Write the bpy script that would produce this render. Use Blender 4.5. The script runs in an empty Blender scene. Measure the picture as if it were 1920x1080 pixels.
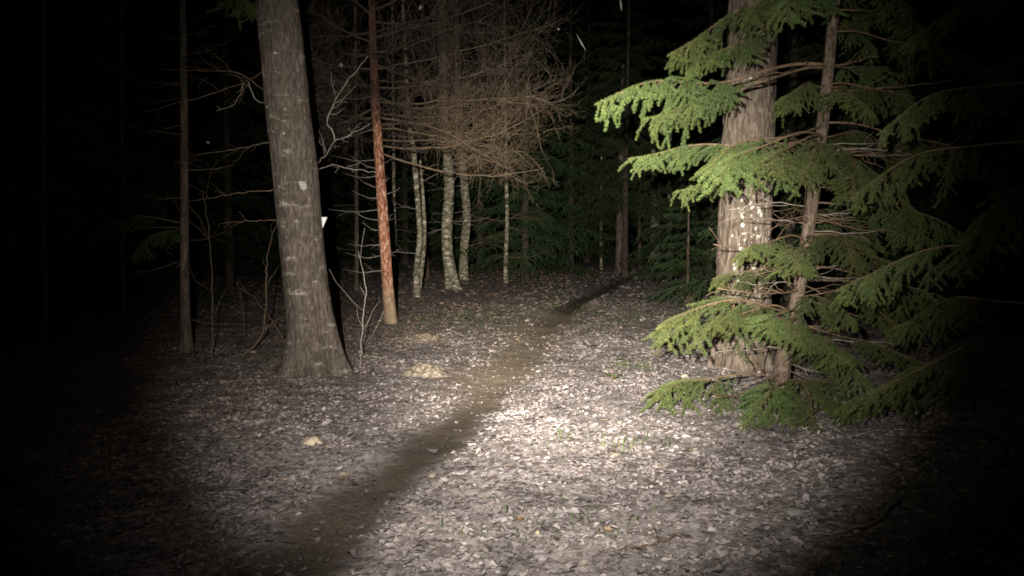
import bpy, math, random
import numpy as np
from mathutils import Vector, Matrix

random.seed(7)
RNG = np.random.default_rng(11)
SC = bpy.context.scene
COL = SC.collection
R = math.radians

# ------------------------------------------------------------------ camera
F = 1507.0                      # focal length in photo pixels (1920 wide)
PITCH = math.atan(100 / F)      # looking slightly down
CAMZ = 1.45
cam_d = bpy.data.cameras.new('camera')
cam_d.sensor_width = 36.0
cam_d.lens = F / 1920 * 36
cam_d.clip_start = 0.05
cam_d.clip_end = 500
cam = bpy.data.objects.new('camera', cam_d)
cam.location = (0, 0, CAMZ)
cam.rotation_euler = (math.pi / 2 - PITCH, 0, 0)
COL.objects.link(cam)
SC.camera = cam

# ------------------------------------------------------------------ night sky
w = bpy.data.worlds.new('World')
SC.world = w
w.use_nodes = True
nt = w.node_tree
bg = nt.nodes['Background']
sky = nt.nodes.new('ShaderNodeTexSky')
sky.sky_type = 'NISHITA'
sky.sun_disc = False
sky.sun_elevation = R(-9)
sky.sun_rotation = R(200)
nt.links.new(sky.outputs[0], bg.inputs[0])
bg.inputs[1].default_value = 0.05

# ------------------------------------------------------------------ the walker's headlamp
LAMP = Vector((-0.22, -0.05, 1.64))


def cray(u, v):
    xc = (u - 960) / F
    yc = -(v - 540) / F
    cp, sp = math.cos(PITCH), math.sin(PITCH)
    return Vector((xc, cp + yc * sp, -sp + yc * cp))


def at(u, v, Y):
    d = cray(u, v)
    return Vector((0, 0, CAMZ)) + d * (Y / d.y)


def lamp(name, aim, size, power, blend=1.0, col=(1.0, 0.93, 0.82)):
    d = bpy.data.lights.new(name, 'SPOT')
    d.energy = power
    d.spot_size = R(size)
    d.spot_blend = blend
    d.shadow_soft_size = 0.02
    d.color = col
    o = bpy.data.objects.new(name, d)
    o.location = LAMP
    o.rotation_euler = (aim - LAMP).to_track_quat('-Z', 'Y').to_euler()
    COL.objects.link(o)


lamp('headlamp_hotspot', at(1070, 480, 9.0), 37, 11500)
lamp('headlamp_beam', at(1010, 480, 9.0), 58, 3600, 1.0, (1.0, 0.94, 0.87))
lamp('headlamp_spill', at(960, 420, 9.0), 74, 160, 1.0, (1.0, 0.94, 0.88))

SC.view_settings.view_transform = 'Standard'
SC.view_settings.look = 'None'
SC.view_settings.exposure = 0.0
SC.view_settings.gamma = 1.0
SC.render.engine = 'CYCLES'
SC.cycles.use_denoising = True
SC.cycles.max_bounces = 5
SC.cycles.diffuse_bounces = 3
SC.cycles.filter_width = 1.7

# ------------------------------------------------------------------ numeric helpers


def _hash(ix, iy, iz):
    h = (ix.astype(np.int64) * 374761393 + iy.astype(np.int64) * 668265263 + iz.astype(np.int64) * 2147483647 % 1274126177)
    h = (h ^ (h >> 13)) * 1274126177
    h = h ^ (h >> 16)
    return (h & 0xFFFFFF) / float(0xFFFFFF)


def noise3(x, y, z):
    x, y, z = np.broadcast_arrays(np.asarray(x, float), np.asarray(y, float), np.asarray(z, float))
    xi, yi, zi = np.floor(x), np.floor(y), np.floor(z)
    fx, fy, fz = x - xi, y - yi, z - zi
    fx = fx * fx * (3 - 2 * fx); fy = fy * fy * (3 - 2 * fy); fz = fz * fz * (3 - 2 * fz)
    xi = xi.astype(np.int64); yi = yi.astype(np.int64); zi = zi.astype(np.int64) * 57 + 11
    def c(a, b, d): return _hash(xi + a, yi + b, zi + d * 57)
    x00 = c(0, 0, 0) * (1 - fx) + c(1, 0, 0) * fx
    x10 = c(0, 1, 0) * (1 - fx) + c(1, 1, 0) * fx
    x01 = c(0, 0, 1) * (1 - fx) + c(1, 0, 1) * fx
    x11 = c(0, 1, 1) * (1 - fx) + c(1, 1, 1) * fx
    return (x00 * (1 - fy) + x10 * fy) * (1 - fz) + (x01 * (1 - fy) + x11 * fy) * fz


def noise2(x, y):
    return noise3(x, y, 0.37)


def fbm2(x, y, o=3):
    s = 0; a = 1; t = 0
    for k in range(o):
        s = s + a * noise3(x * 2 ** k, y * 2 ** k, 3.1 + k); t += a; a *= 0.5
    return s / t


def norm(v):
    return v / np.maximum(np.linalg.norm(v, axis=-1, keepdims=True), 1e-9)


def make_mesh(name, V, tris=None, quads=None, cols=None, smooth=False, mats=()):
    V = np.asarray(V, np.float32)
    me = bpy.data.meshes.new(name)
    me.vertices.add(len(V))
    me.vertices.foreach_set('co', V.ravel())
    tri = np.asarray(tris, np.int32).reshape(-1, 3) if tris is not None else np.zeros((0, 3), np.int32)
    qd = np.asarray(quads, np.int32).reshape(-1, 4) if quads is not None else np.zeros((0, 4), np.int32)
    idx = np.concatenate([tri.ravel(), qd.ravel()])
    me.loops.add(len(idx))
    me.loops.foreach_set('vertex_index', idx)
    n = len(tri) + len(qd)
    st = np.concatenate([np.arange(len(tri)) * 3, len(tri) * 3 + np.arange(len(qd)) * 4]).astype(np.int32)
    me.polygons.add(n)
    me.polygons.foreach_set('loop_start', st)
    if smooth:
        me.polygons.foreach_set('use_smooth', np.ones(n, bool))
    if cols is not None:
        a = me.attributes.new('col', 'FLOAT_COLOR', 'POINT')
        c = np.ones((len(V), 4), np.float32); c[:, :3] = cols
        a.data.foreach_set('color', c.ravel())
    me.update(calc_edges=True)
    for m in mats:
        me.materials.append(m)
    return me


def link(name, me, parent=None, loc=None, rot=None, scale=None, mat4=None):
    o = bpy.data.objects.new(name, me)
    COL.objects.link(o)
    if parent is not None:
        o.parent = parent
    if loc is not None: o.location = loc
    if rot is not None: o.rotation_euler = rot
    if scale is not None: o.scale = scale
    if mat4 is not None: o.matrix_local = mat4
    return o


def tag(o, label=None, cat=None, group=None, kind=None):
    if label: o['label'] = label
    if cat: o['category'] = cat
    if group: o['group'] = group
    if kind: o['kind'] = kind
    return o


def thing(name, loc, label, cat, group=None):
    o = bpy.data.objects.new(name, None)
    o.empty_display_size = 0.1
    o.location = loc
    COL.objects.link(o)
    return tag(o, label, cat, group)


class Tubes:
    """collects tapered tubes into one mesh"""
    def __init__(self): self.V = []; self.Q = []; self.T = []; self.n = 0; self.C = []

    def add(self, P, rad, sides=5, col=None):
        P = np.asarray(P, float); n = len(P)
        rad = np.broadcast_to(np.asarray(rad, float), (n,))
        T = np.empty_like(P); T[1:-1] = P[2:] - P[:-2]; T[0] = P[1] - P[0]; T[-1] = P[-1] - P[-2]
        T = norm(T)
        ref = np.where(np.abs(T[:, 2:3]) > 0.9, np.array([[1., 0, 0]]), np.array([[0, 0, 1.]]))
        if n > 1: ref = np.broadcast_to(ref[n // 2], T.shape)
        A = norm(np.cross(T, ref)); B = np.cross(T, A)
        th = np.arange(sides) * 2 * math.pi / sides
        ring = P[:, None, :] + rad[:, None, None] * (np.cos(th)[None, :, None] * A[:, None, :] + np.sin(th)[None, :, None] * B[:, None, :])
        i = np.arange(n - 1)[:, None] * sides + np.arange(sides)[None, :]
        j = np.arange(n - 1)[:, None] * sides + (np.arange(sides)[None, :] + 1) % sides
        self.Q.append(np.stack([i, j, j + sides, i + sides], -1).reshape(-1, 4) + self.n)
        self.V.append(ring.reshape(-1, 3))
        if sides >= 3:
            b = self.n + (n - 1) * sides
            self.T.append(np.array([[b, b + k, b + k + 1] for k in range(1, sides - 1)]))
            self.T.append(np.array([[self.n, self.n + k + 1, self.n + k] for k in range(1, sides - 1)]))
        self.n += n * sides

    def mesh(self, name, mat, smooth=True):
        return make_mesh(name, np.concatenate(self.V), np.concatenate(self.T), np.concatenate(self.Q), smooth=smooth, mats=[mat])


def smooth_path(pts, n):
    """Catmull-Rom resample; pts may carry radius as 4th column"""
    P = np.asarray(pts, float)
    if len(P) == 2:
        t = np.linspace(0, 1, n)[:, None]
        return P[0] * (1 - t) + P[1] * t
    d = np.concatenate([[0], np.cumsum(np.linalg.norm(np.diff(P[:, :3], axis=0), axis=1))])
    s = np.linspace(0, d[-1], n)
    k = np.clip(np.searchsorted(d, s, side='right') - 1, 0, len(P) - 2)
    u = ((s - d[k]) / np.maximum(d[k + 1] - d[k], 1e-9))[:, None]
    m = np.empty_like(P)
    m[1:-1] = (P[2:] - P[:-2]) / (d[2:] - d[:-2])[:, None]
    m[0] = (P[1] - P[0]) / (d[1] - d[0]); m[-1] = (P[-1] - P[-2]) / (d[-1] - d[-2])
    h = (d[k + 1] - d[k])[:, None]
    return ((2 * u ** 3 - 3 * u ** 2 + 1) * P[k] + (u ** 3 - 2 * u ** 2 + u) * h * m[k]
            + (-2 * u ** 3 + 3 * u ** 2) * P[k + 1] + (u ** 3 - u ** 2) * h * m[k + 1])

# ------------------------------------------------------------------ materials


def new_mat(name, rough=0.8, spec=0.3):
    m = bpy.data.materials.new(name)
    m.use_nodes = True
    b = m.node_tree.nodes['Principled BSDF']
    b.inputs['Roughness'].default_value = rough
    b.inputs['Specular IOR Level'].default_value = spec
    return m, m.node_tree, b


def N(t, kind, **kw):
    n = t.nodes.new(kind)
    for k, v in kw.items():
        if k in ('inp',):
            for a, b in v.items(): n.inputs[a].default_value = b
        else: setattr(n, k, v)
    return n


def ramp(t, stops):
    r = t.nodes.new('ShaderNodeValToRGB')
    e = r.color_ramp.elements
    while len(e) < len(stops): e.new(0.5)
    for x, (p, c) in zip(e, stops):
        x.position = p; x.color = (*c, 1)
    return r


def bark_mat(name, c0, c1, c2, zs=0.12, scale=16, bump=0.5, pale=None, pale_lo=0.60, pale_hi=0.68, pale_scale=5, pale_z=1.0, moss=None):
    m, t, b = new_mat(name, 0.85, 0.2)
    L = t.links
    co = N(t, 'ShaderNodeTexCoord')
    mp = N(t, 'ShaderNodeMapping'); mp.inputs['Scale'].default_value = (1, 1, zs)
    L.new(co.outputs['Object'], mp.inputs[0])
    n1 = N(t, 'ShaderNodeTexNoise', inp={'Scale': scale, 'Detail': 6, 'Roughness': 0.65, 'Distortion': 0.6})
    L.new(mp.outputs[0], n1.inputs['Vector'])
    r = ramp(t, [(0.37, c0), (0.5, c1), (0.64, c2)])
    L.new(n1.outputs[0], r.inputs[0])
    n3 = N(t, 'ShaderNodeTexNoise', inp={'Scale': 90, 'Detail': 3, 'Roughness': 0.6})
    L.new(co.outputs['Object'], n3.inputs['Vector'])
    mul = N(t, 'ShaderNodeMix', data_type='RGBA', blend_type='MULTIPLY', inp={'Factor': 0.55})
    rr = ramp(t, [(0.3, (0.5, 0.5, 0.5)), (0.7, (1.25, 1.25, 1.25))])
    L.new(n3.outputs[0], rr.inputs[0])
    L.new(r.outputs[0], mul.inputs[6]); L.new(rr.outputs[0], mul.inputs[7])
    out = mul.outputs[2]
    if moss:
        n4 = N(t, 'ShaderNodeTexNoise', inp={'Scale': 2.2, 'Detail': 5, 'Roughness': 0.7})
        L.new(co.outputs['Object'], n4.inputs['Vector'])
        r4 = ramp(t, [(0.52, (0, 0, 0)), (0.68, (0.75, 0.75, 0.75))])
        L.new(n4.outputs[0], r4.inputs[0])
        mx = N(t, 'ShaderNodeMix', data_type='RGBA'); L.new(r4.outputs[0], mx.inputs[0])
        L.new(out, mx.inputs[6]); mx.inputs[7].default_value = (*moss, 1); out = mx.outputs[2]
    if pale:
        mp2 = N(t, 'ShaderNodeMapping'); mp2.inputs['Scale'].default_value = (1, 1, pale_z)
        L.new(co.outputs['Object'], mp2.inputs[0])
        n2 = N(t, 'ShaderNodeTexNoise', inp={'Scale': pale_scale, 'Detail': 7, 'Roughness': 0.72})
        L.new(mp2.outputs[0], n2.inputs['Vector'])
        r2 = ramp(t, [(pale_lo, (0, 0, 0)), (pale_hi, (1, 1, 1))])
        L.new(n2.outputs[0], r2.inputs[0])
        mx = N(t, 'ShaderNodeMix', data_type='RGBA'); L.new(r2.outputs[0], mx.inputs[0])
        L.new(out, mx.inputs[6]); mx.inputs[7].default_value = (*pale, 1); out = mx.outputs[2]
    L.new(out, b.inputs['Base Color'])
    bp = N(t, 'ShaderNodeBump', inp={'Strength': bump, 'Distance': 0.012})
    L.new(n1.outputs[0], bp.inputs['Height'])
    bp2 = N(t, 'ShaderNodeBump', inp={'Strength': 0.4, 'Distance': 0.004})
    L.new(n3.outputs[0], bp2.inputs['Height']); L.new(bp.outputs[0], bp2.inputs['Normal'])
    L.new(bp2.outputs[0], b.inputs['Normal'])
    return m


M = {}
M['bark_old'] = bark_mat('old_fissured_bark', (0.07, 0.051, 0.038), (0.155, 0.12, 0.093), (0.255, 0.205, 0.163), moss=(0.09, 0.085, 0.05), zs=0.22, scale=26,
                         pale=(0.42, 0.39, 0.33), pale_lo=0.655, pale_hi=0.69, pale_scale=9)
M['bark_left'] = bark_mat('grey_brown_bark', (0.075, 0.058, 0.046), (0.14, 0.112, 0.091), (0.215, 0.18, 0.149), moss=(0.085, 0.085, 0.055), zs=0.3, scale=34,
                          pale=(0.36, 0.32, 0.27), pale_lo=0.575, pale_hi=0.66, pale_scale=5, pale_z=2.2)
M['bark_pine'] = bark_mat('red_pine_bark', (0.12, 0.045, 0.028), (0.34, 0.13, 0.075), (0.55, 0.30, 0.19), zs=0.3, scale=26, bump=0.8,
                          pale=(0.62, 0.46, 0.33), pale_lo=0.54, pale_hi=0.60, pale_scale=26, pale_z=0.4)
M['bark_spruce'] = bark_mat('spruce_bark', (0.07, 0.05, 0.036), (0.135, 0.10, 0.072), (0.23, 0.18, 0.135), zs=0.5, scale=30, bump=0.6,
                            pale=(0.36, 0.32, 0.26), pale_lo=0.66, pale_hi=0.7, pale_scale=14)
M['bark_birch'] = bark_mat('birch_bark', (0.06, 0.052, 0.036), (0.21, 0.187, 0.128), (0.38, 0.345, 0.26), zs=1.6, scale=9, bump=0.5, moss=(0.16, 0.148, 0.075),
                           pale=(0.66, 0.61, 0.46), pale_lo=0.54, pale_hi=0.64, pale_scale=8, pale_z=1.8)
def pine_zones(m):
    t = m.node_tree; L = t.links; b = t.nodes['Principled BSDF']
    src = b.inputs['Base Color'].links[0].from_socket
    co = N(t, 'ShaderNodeTexCoord'); sx = N(t, 'ShaderNodeSeparateXYZ'); L.new(co.outputs['Object'], sx.inputs[0])
    n = N(t, 'ShaderNodeTexNoise', inp={'Scale': 7, 'Detail': 4}); L.new(co.outputs['Object'], n.inputs['Vector'])
    ad = N(t, 'ShaderNodeMath', operation='MULTIPLY_ADD', inp={1: 0.5}); L.new(n.outputs[0], ad.inputs[0]); L.new(sx.outputs[2], ad.inputs[2])
    for lo, hi, c, f in ((3.3, 4.0, (0.075, 0.042, 0.03), 0.85), (1.15, 0.35, (0.26, 0.215, 0.14), 0.85)):
        mr = N(t, 'ShaderNodeMapRange', inp={1: lo, 2: hi, 3: 0.0, 4: f}); L.new(ad.outputs[0], mr.inputs[0])
        mx = N(t, 'ShaderNodeMix', data_type='RGBA'); L.new(mr.outputs[0], mx.inputs[0]); L.new(src, mx.inputs[6]); mx.inputs[7].default_value = (*c, 1)
        src = mx.outputs[2]
    L.new(src, b.inputs['Base Color'])


pine_zones(M['bark_pine'])
M['bark_dark'] = bark_mat('dark_bark', (0.06, 0.045, 0.035), (0.13, 0.10, 0.075), (0.22, 0.18, 0.14), zs=0.3, scale=14)
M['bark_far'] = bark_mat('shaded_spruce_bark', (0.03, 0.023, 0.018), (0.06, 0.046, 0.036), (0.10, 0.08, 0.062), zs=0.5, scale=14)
M['bark_brown'] = bark_mat('brown_far_bark', (0.05, 0.032, 0.024), (0.10, 0.068, 0.048), (0.17, 0.12, 0.088), zs=0.3, scale=14)


def simple_mat(name, c, rough=0.7, spec=0.3, var=0.35, scale=30, bump=0.2):
    m, t, b = new_mat(name, rough, spec)
    co = N(t, 'ShaderNodeTexCoord')
    n = N(t, 'ShaderNodeTexNoise', inp={'Scale': scale, 'Detail': 4})
    t.links.new(co.outputs['Object'], n.inputs['Vector'])
    r = ramp(t, [(0.3, tuple(x * (1 - var) for x in c)), (0.7, tuple(min(1, x * (1 + var)) for x in c))])
    t.links.new(n.outputs[0], r.inputs[0])
    t.links.new(r.outputs[0], b.inputs['Base Color'])
    if bump:
        bp = N(t, 'ShaderNodeBump', inp={'Strength': bump, 'Distance': 0.01})
        t.links.new(n.outputs[0], bp.inputs['Height']); t.links.new(bp.outputs[0], b.inputs['Normal'])
    return m


M['twig_dead'] = simple_mat('dead_twig_wood', (0.16, 0.115, 0.075), scale=9, bump=0)
M['twig_dim'] = simple_mat('dimmed_dead_twig_wood', (0.115, 0.088, 0.066), scale=9, bump=0)  # beam falloff at the dead crown's top and left put into the colour
M['twig_grey'] = simple_mat('grey_twig_wood', (0.30, 0.26, 0.22), scale=15, bump=0)
M['twig_brown'] = simple_mat('brown_twig_wood', (0.15, 0.10, 0.062), scale=15, bump=0)
M['lichen'] = simple_mat('pale_lichen', (0.47, 0.45, 0.38), 0.9, 0.1, 0.2, 60, 0.4)
M['stone'] = simple_mat('pale_stone', (0.46, 0.37, 0.27), 0.8, 0.3, 0.2, 12, 0.3)
M['stone_grey'] = simple_mat('grey_stone', (0.26, 0.25, 0.23), 0.8, 0.3, 0.3, 12, 0.3)
M['mound'] = simple_mat('dry_crumbly_soil', (0.27, 0.222, 0.165), 0.9, 0.1, 0.65, 22, 1.0)
M['flake'] = simple_mat('dull_flake', (0.11, 0.10, 0.095), bump=0)
M['plate'] = simple_mat('white_marker_paint', (0.86, 0.86, 0.86), 0.5, 0.4, 0.03, 8, 0)


def attr_mat(name, rough, spec, trans=0.0, sheen=None):
    m, t, b = new_mat(name, rough, spec)
    a = N(t, 'ShaderNodeAttribute', attribute_name='col')
    t.links.new(a.outputs['Color'], b.inputs['Base Color'])
    if trans:
        o = t.nodes['Material Output']
        tr = N(t, 'ShaderNodeBsdfTranslucent'); t.links.new(a.outputs['Color'], tr.inputs[0])
        mx = N(t, 'ShaderNodeMixShader', inp={0: trans})
        t.links.new(b.outputs[0], mx.inputs[1]); t.links.new(tr.outputs[0], mx.inputs[2])
        t.links.new(mx.outputs[0], o.inputs[0])
    return m


M['needle'] = attr_mat('spruce_needles', 0.55, 0.2, 0.2)


def vary_by_object(m):
    t = m.node_tree; L = t.links
    a = [n for n in t.nodes if n.type == 'ATTRIBUTE'][0]
    oi = N(t, 'ShaderNodeObjectInfo')
    hs = N(t, 'ShaderNodeHueSaturation')
    for sock, lo, hi in (('Hue', 0.475, 0.515), ('Value', 0.7, 1.2)):
        mr = N(t, 'ShaderNodeMapRange', inp={3: lo, 4: hi})
        L.new(oi.outputs['Random'], mr.inputs[0]); L.new(mr.outputs[0], hs.inputs[sock])
    targets = [l.to_socket for l in a.outputs['Color'].links]
    L.new(a.outputs['Color'], hs.inputs['Color'])
    for k in targets: L.new(hs.outputs[0], k)


vary_by_object(M['needle'])
M['litter'] = attr_mat('leaf_litter', 0.55, 0.5, 0.0)
M['grass'] = attr_mat('grass_blades', 0.6, 0.3, 0.2)


def leaf_mat():
    m, t, b = new_mat('fallen_leaf', 0.5, 0.5)
    oi = N(t, 'ShaderNodeObjectInfo')
    r = ramp(t, [(0.0, (0.11, 0.085, 0.07)), (0.2, (0.22, 0.18, 0.155)), (0.45, (0.33, 0.29, 0.27)), (0.7, (0.43, 0.39, 0.37)),
                 (0.93, (0.42, 0.34, 0.26)), (0.985, (0.36, 0.21, 0.10)), (1.0, (0.45, 0.41, 0.36))])
    co = N(t, 'ShaderNodeTexCoord')
    n = N(t, 'ShaderNodeTexNoise', inp={'Scale': 40, 'Detail': 4})
    t.links.new(co.outputs['Object'], n.inputs['Vector'])
    t.links.new(oi.outputs['Random'], r.inputs[0])
    rr = ramp(t, [(0.3, (0.6, 0.57, 0.55)), (0.7, (1.1, 1.1, 1.1))])
    t.links.new(n.outputs[0], rr.inputs[0])
    mx = N(t, 'ShaderNodeMix', data_type='RGBA', blend_type='MULTIPLY', inp={'Factor': 1.0})
    t.links.new(r.outputs[0], mx.inputs[6]); t.links.new(rr.outputs[0], mx.inputs[7])
    t.links.new(mx.outputs[2], b.inputs['Base Color'])
    return m


M['leaf'] = leaf_mat()

# ------------------------------------------------------------------ ground


def gnd0(u, v):
    d = cray(u, v)
    return np.array([d.x, d.y]) * (CAMZ / -d.z)


TRACK_PX = [(380, 1240), (520, 1080), (620, 985), (725, 900), (820, 830), (885, 775), (930, 722), (985, 660), (1040, 600), (1085, 566), (1140, 541), (1200, 516), (1290, 494), (1420, 478)]
TRACK = smooth_path([list(gnd0(*p)) + [0] for p in TRACK_PX], 400)[:, :2]
MOUNDS = [(800, 692, 0.24, 0.13), (795, 632, 0.34, 0.10), (1020, 585, 0.5, 0.10)]
MOUND_XY = [(*gnd0(u, v), r, h) for u, v, r, h in MOUNDS]


def track_dist(x, y):
    x = np.asarray(x, float); y = np.asarray(y, float)
    sh = x.shape
    xf, yf = x.ravel(), y.ravel()
    out = np.full(xf.shape, 9.0); side = np.ones(xf.shape)
    # interpolate track x at given y (track is monotone in y)
    tx = np.interp(yf, TRACK[:, 1], TRACK[:, 0])
    dx = np.gradient(TRACK[:, 0], TRACK[:, 1])
    sl = np.interp(yf, TRACK[:, 1], dx)
    d = (xf - tx) / np.sqrt(1 + sl * sl)
    d = np.where((yf > TRACK[-1, 1] + 1) | (yf < TRACK[0, 1] - 3), 9.0, d)
    return d.reshape(sh)


def height(x, y):
    x = np.asarray(x, float); y = np.asarray(y, float)
    h = 0.10 * (fbm2(x * 0.35 + 5, y * 0.35, 2) - 0.5) + 0.035 * (noise2(x * 2.1, y * 2.1 + 9) - 0.5)
    d = track_dist(x, y) + 0.08 * (fbm2(x * 3, y * 3, 2) - 0.5)
    h = h - 0.045 * np.exp(-(d / 0.26) ** 2) + 0.012 * np.exp(-((d - 0.42) / 0.25) ** 2)
    for mx, my, r, hh in MOUND_XY:
        h = h + hh * 0.6 * np.exp(-((x - mx) ** 2 + (y - my) ** 2) / (r * r))
    # the forest floor rises a little either side of the path far back
    h = h + 0.012 * np.clip(y - 14, 0, 40) * np.clip(np.abs(x - 2) - 1.0, 0, 6) * 0.25
    return h


def H(x, y): return float(height(np.array([x]), np.array([y]))[0])


def gnd(u, v):
    p = gnd0(u, v)
    d = cray(u, v); o = Vector((0, 0, CAMZ))
    s = CAMZ / -d.z
    for _ in range(6):
        q = o + d * s
        s += (q.z - H(q.x, q.y)) / -d.z * 0.8
    q = o + d * s
    return Vector((q.x, q.y, H(q.x, q.y)))


def axis(lo, hi, a, b, step, gr=1.12):
    mid = list(np.arange(a, b + step / 2, step))
    s = step; p = mid[-1]
    while p < hi: s *= gr; p += s; mid.append(p)
    s = step; p = mid[0]; pre = []
    while p > lo: s *= gr; p -= s; pre.append(p)
    return np.array(pre[::-1] + mid)


def build_ground():
    xs = axis(-90, 90, -4.2, 5.2, 0.045)
    ys = axis(-40, 160, 2.6, 12.5, 0.045)
    X, Y = np.meshgrid(xs, ys)
    fine = np.exp(-((np.clip(np.abs(X) - 6, 0, 99)) / 5) ** 2) * np.exp(-(np.clip(Y - 14, 0, 99) / 8) ** 2)
    d = track_dist(X, Y) + 0.20 * (fbm2(X * 3.5, Y * 3.5, 4) - 0.5)
    wdt = 0.24 + 0.06 * np.clip((6.6 - Y) / 2.5, 0, 1)
    tr = np.where(d > 0, np.exp(-(d / (wdt * 0.9)) ** 4), np.exp(-np.abs(d / (wdt * 1.05)) ** 3))
    Z = height(X, Y) + fine * (1 - 0.5 * tr) * (0.030 * (fbm2(X * 11, Y * 11, 3) - 0.5))
    n, m = X.shape
    i = (np.arange(n - 1)[:, None] * m + np.arange(m - 1)[None, :]).ravel()
    Q = np.stack([i, i + 1, i + m + 1, i + m], -1)
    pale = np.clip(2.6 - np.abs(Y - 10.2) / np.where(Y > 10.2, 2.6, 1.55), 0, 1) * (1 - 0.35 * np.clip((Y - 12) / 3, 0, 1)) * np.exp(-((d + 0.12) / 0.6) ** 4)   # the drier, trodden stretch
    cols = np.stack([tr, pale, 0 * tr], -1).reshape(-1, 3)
    mt, t, b = new_mat('forest_floor', 0.8, 0.25)
    L = t.links
    a = N(t, 'ShaderNodeAttribute', attribute_name='col')
    sp = N(t, 'ShaderNodeSeparateColor'); L.new(a.outputs['Color'], sp.inputs[0])
    co = N(t, 'ShaderNodeTexCoord')
    n1 = N(t, 'ShaderNodeTexNoise', inp={'Scale': 18, 'Detail': 7, 'Roughness': 0.7})
    n2 = N(t, 'ShaderNodeTexNoise', inp={'Scale': 55, 'Detail': 5, 'Roughness': 0.7})
    n3 = N(t, 'ShaderNodeTexNoise', inp={'Scale': 1.7, 'Detail': 4, 'Roughness': 0.6})
    for q in (n1, n2, n3): L.new(co.outputs['Object'], q.inputs['Vector'])
    soil = ramp(t, [(0.22, (0.08, 0.064, 0.055)), (0.40, (0.25, 0.213, 0.193)), (0.6, (0.38, 0.335, 0.315)), (0.78, (0.47, 0.43, 0.41))])
    wob = N(t, 'ShaderNodeVectorMath', operation='MULTIPLY_ADD'); wob.inputs[1].default_value = (0.05, 0.05, 0.05)
    L.new(n1.outputs['Color'], wob.inputs[0]); L.new(co.outputs['Object'], wob.inputs[2])
    vo = N(t, 'ShaderNodeTexVoronoi', inp={'Scale': 21, 'Randomness': 1.0}); L.new(wob.outputs[0], vo.inputs['Vector'])
    vs = N(t, 'ShaderNodeSeparateColor'); L.new(vo.outputs['Color'], vs.inputs[0])
    av = N(t, 'ShaderNodeMath', operation='MULTIPLY_ADD', inp={1: 0.45}); L.new(vs.outputs[0], av.inputs[0])
    hf = N(t, 'ShaderNodeMath', operation='MULTIPLY', inp={1: 0.62}); L.new(n1.outputs[0], hf.inputs[0]); L.new(hf.outputs[0], av.inputs[2])
    L.new(av.outputs[0], soil.inputs[0])
    mud = ramp(t, [(0.3, (0.05, 0.038, 0.029)), (0.55, (0.10, 0.077, 0.058)), (0.75, (0.21, 0.168, 0.13))])
    L.new(n2.outputs[0], mud.inputs[0])
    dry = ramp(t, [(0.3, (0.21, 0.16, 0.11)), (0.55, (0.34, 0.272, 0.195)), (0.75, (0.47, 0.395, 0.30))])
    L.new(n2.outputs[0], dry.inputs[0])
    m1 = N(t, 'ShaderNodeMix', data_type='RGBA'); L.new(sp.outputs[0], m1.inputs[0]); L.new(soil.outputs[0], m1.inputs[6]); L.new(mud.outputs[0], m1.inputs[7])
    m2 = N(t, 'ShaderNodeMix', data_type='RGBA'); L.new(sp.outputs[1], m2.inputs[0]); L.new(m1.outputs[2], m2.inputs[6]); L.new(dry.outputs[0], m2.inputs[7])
    L.new(m2.outputs[2], b.inputs['Base Color'])
    bp = N(t, 'ShaderNodeBump', inp={'Strength': 0.7, 'Distance': 0.02}); L.new(n1.outputs[0], bp.inputs['Height'])
    bp2 = N(t, 'ShaderNodeBump', inp={'Strength': 0.6, 'Distance': 0.008}); L.new(n2.outputs[0], bp2.inputs['Height']); L.new(bp.outputs[0], bp2.inputs['Normal'])
    L.new(bp2.outputs[0], b.inputs['Normal'])
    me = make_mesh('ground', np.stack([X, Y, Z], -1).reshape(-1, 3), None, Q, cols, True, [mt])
    o = link('ground', me)
    tag(o, 'forest floor of wet dark soil with a muddy single track', kind='structure')
    return o


ground = build_ground()

# ------------------------------------------------------------------ leaf litter
LEAF2D = np.array([[-0.5, 0, 0], [-0.22, -0.28, 0], [0.16, -0.26, 0], [0.5, 0.02, 0], [0.18, 0.27, 0], [-0.2, 0.3, 0], [0.0, 0.0, 0]])
LEAF_T = np.array([[6, k, (k + 1) % 6] for k in range(6)])
PAL = np.array([[0.06, 0.046, 0.038], [0.12, 0.096, 0.082], [0.18, 0.150, 0.134], [0.23, 0.200, 0.188], [0.27, 0.242, 0.232], [0.32, 0.295, 0.285], [0.25, 0.20, 0.15], [0.30, 0.19, 0.10], [0.40, 0.37, 0.34]])
PALP = np.array([0.12, 0.17, 0.22, 0.22, 0.16, 0.06, 0.05, 0.003, 0.010]); PALP = PALP / PALP.sum()


def rot_frames(n, tilt):
    yaw = RNG.uniform(0, 2 * math.pi, n)
    tilt = np.broadcast_to(np.asarray(tilt, float), (n,)); nx = RNG.normal(0, 1, n) * tilt; ny = RNG.normal(0, 1, n) * tilt
    Zv = norm(np.stack([nx, ny, np.ones(n)], -1))
    Xv = np.stack([np.cos(yaw), np.sin(yaw), np.zeros(n)], -1)
    Xv = norm(Xv - Zv * (Xv * Zv).sum(-1, keepdims=True))
    return Xv, np.cross(Zv, Xv), Zv


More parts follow.
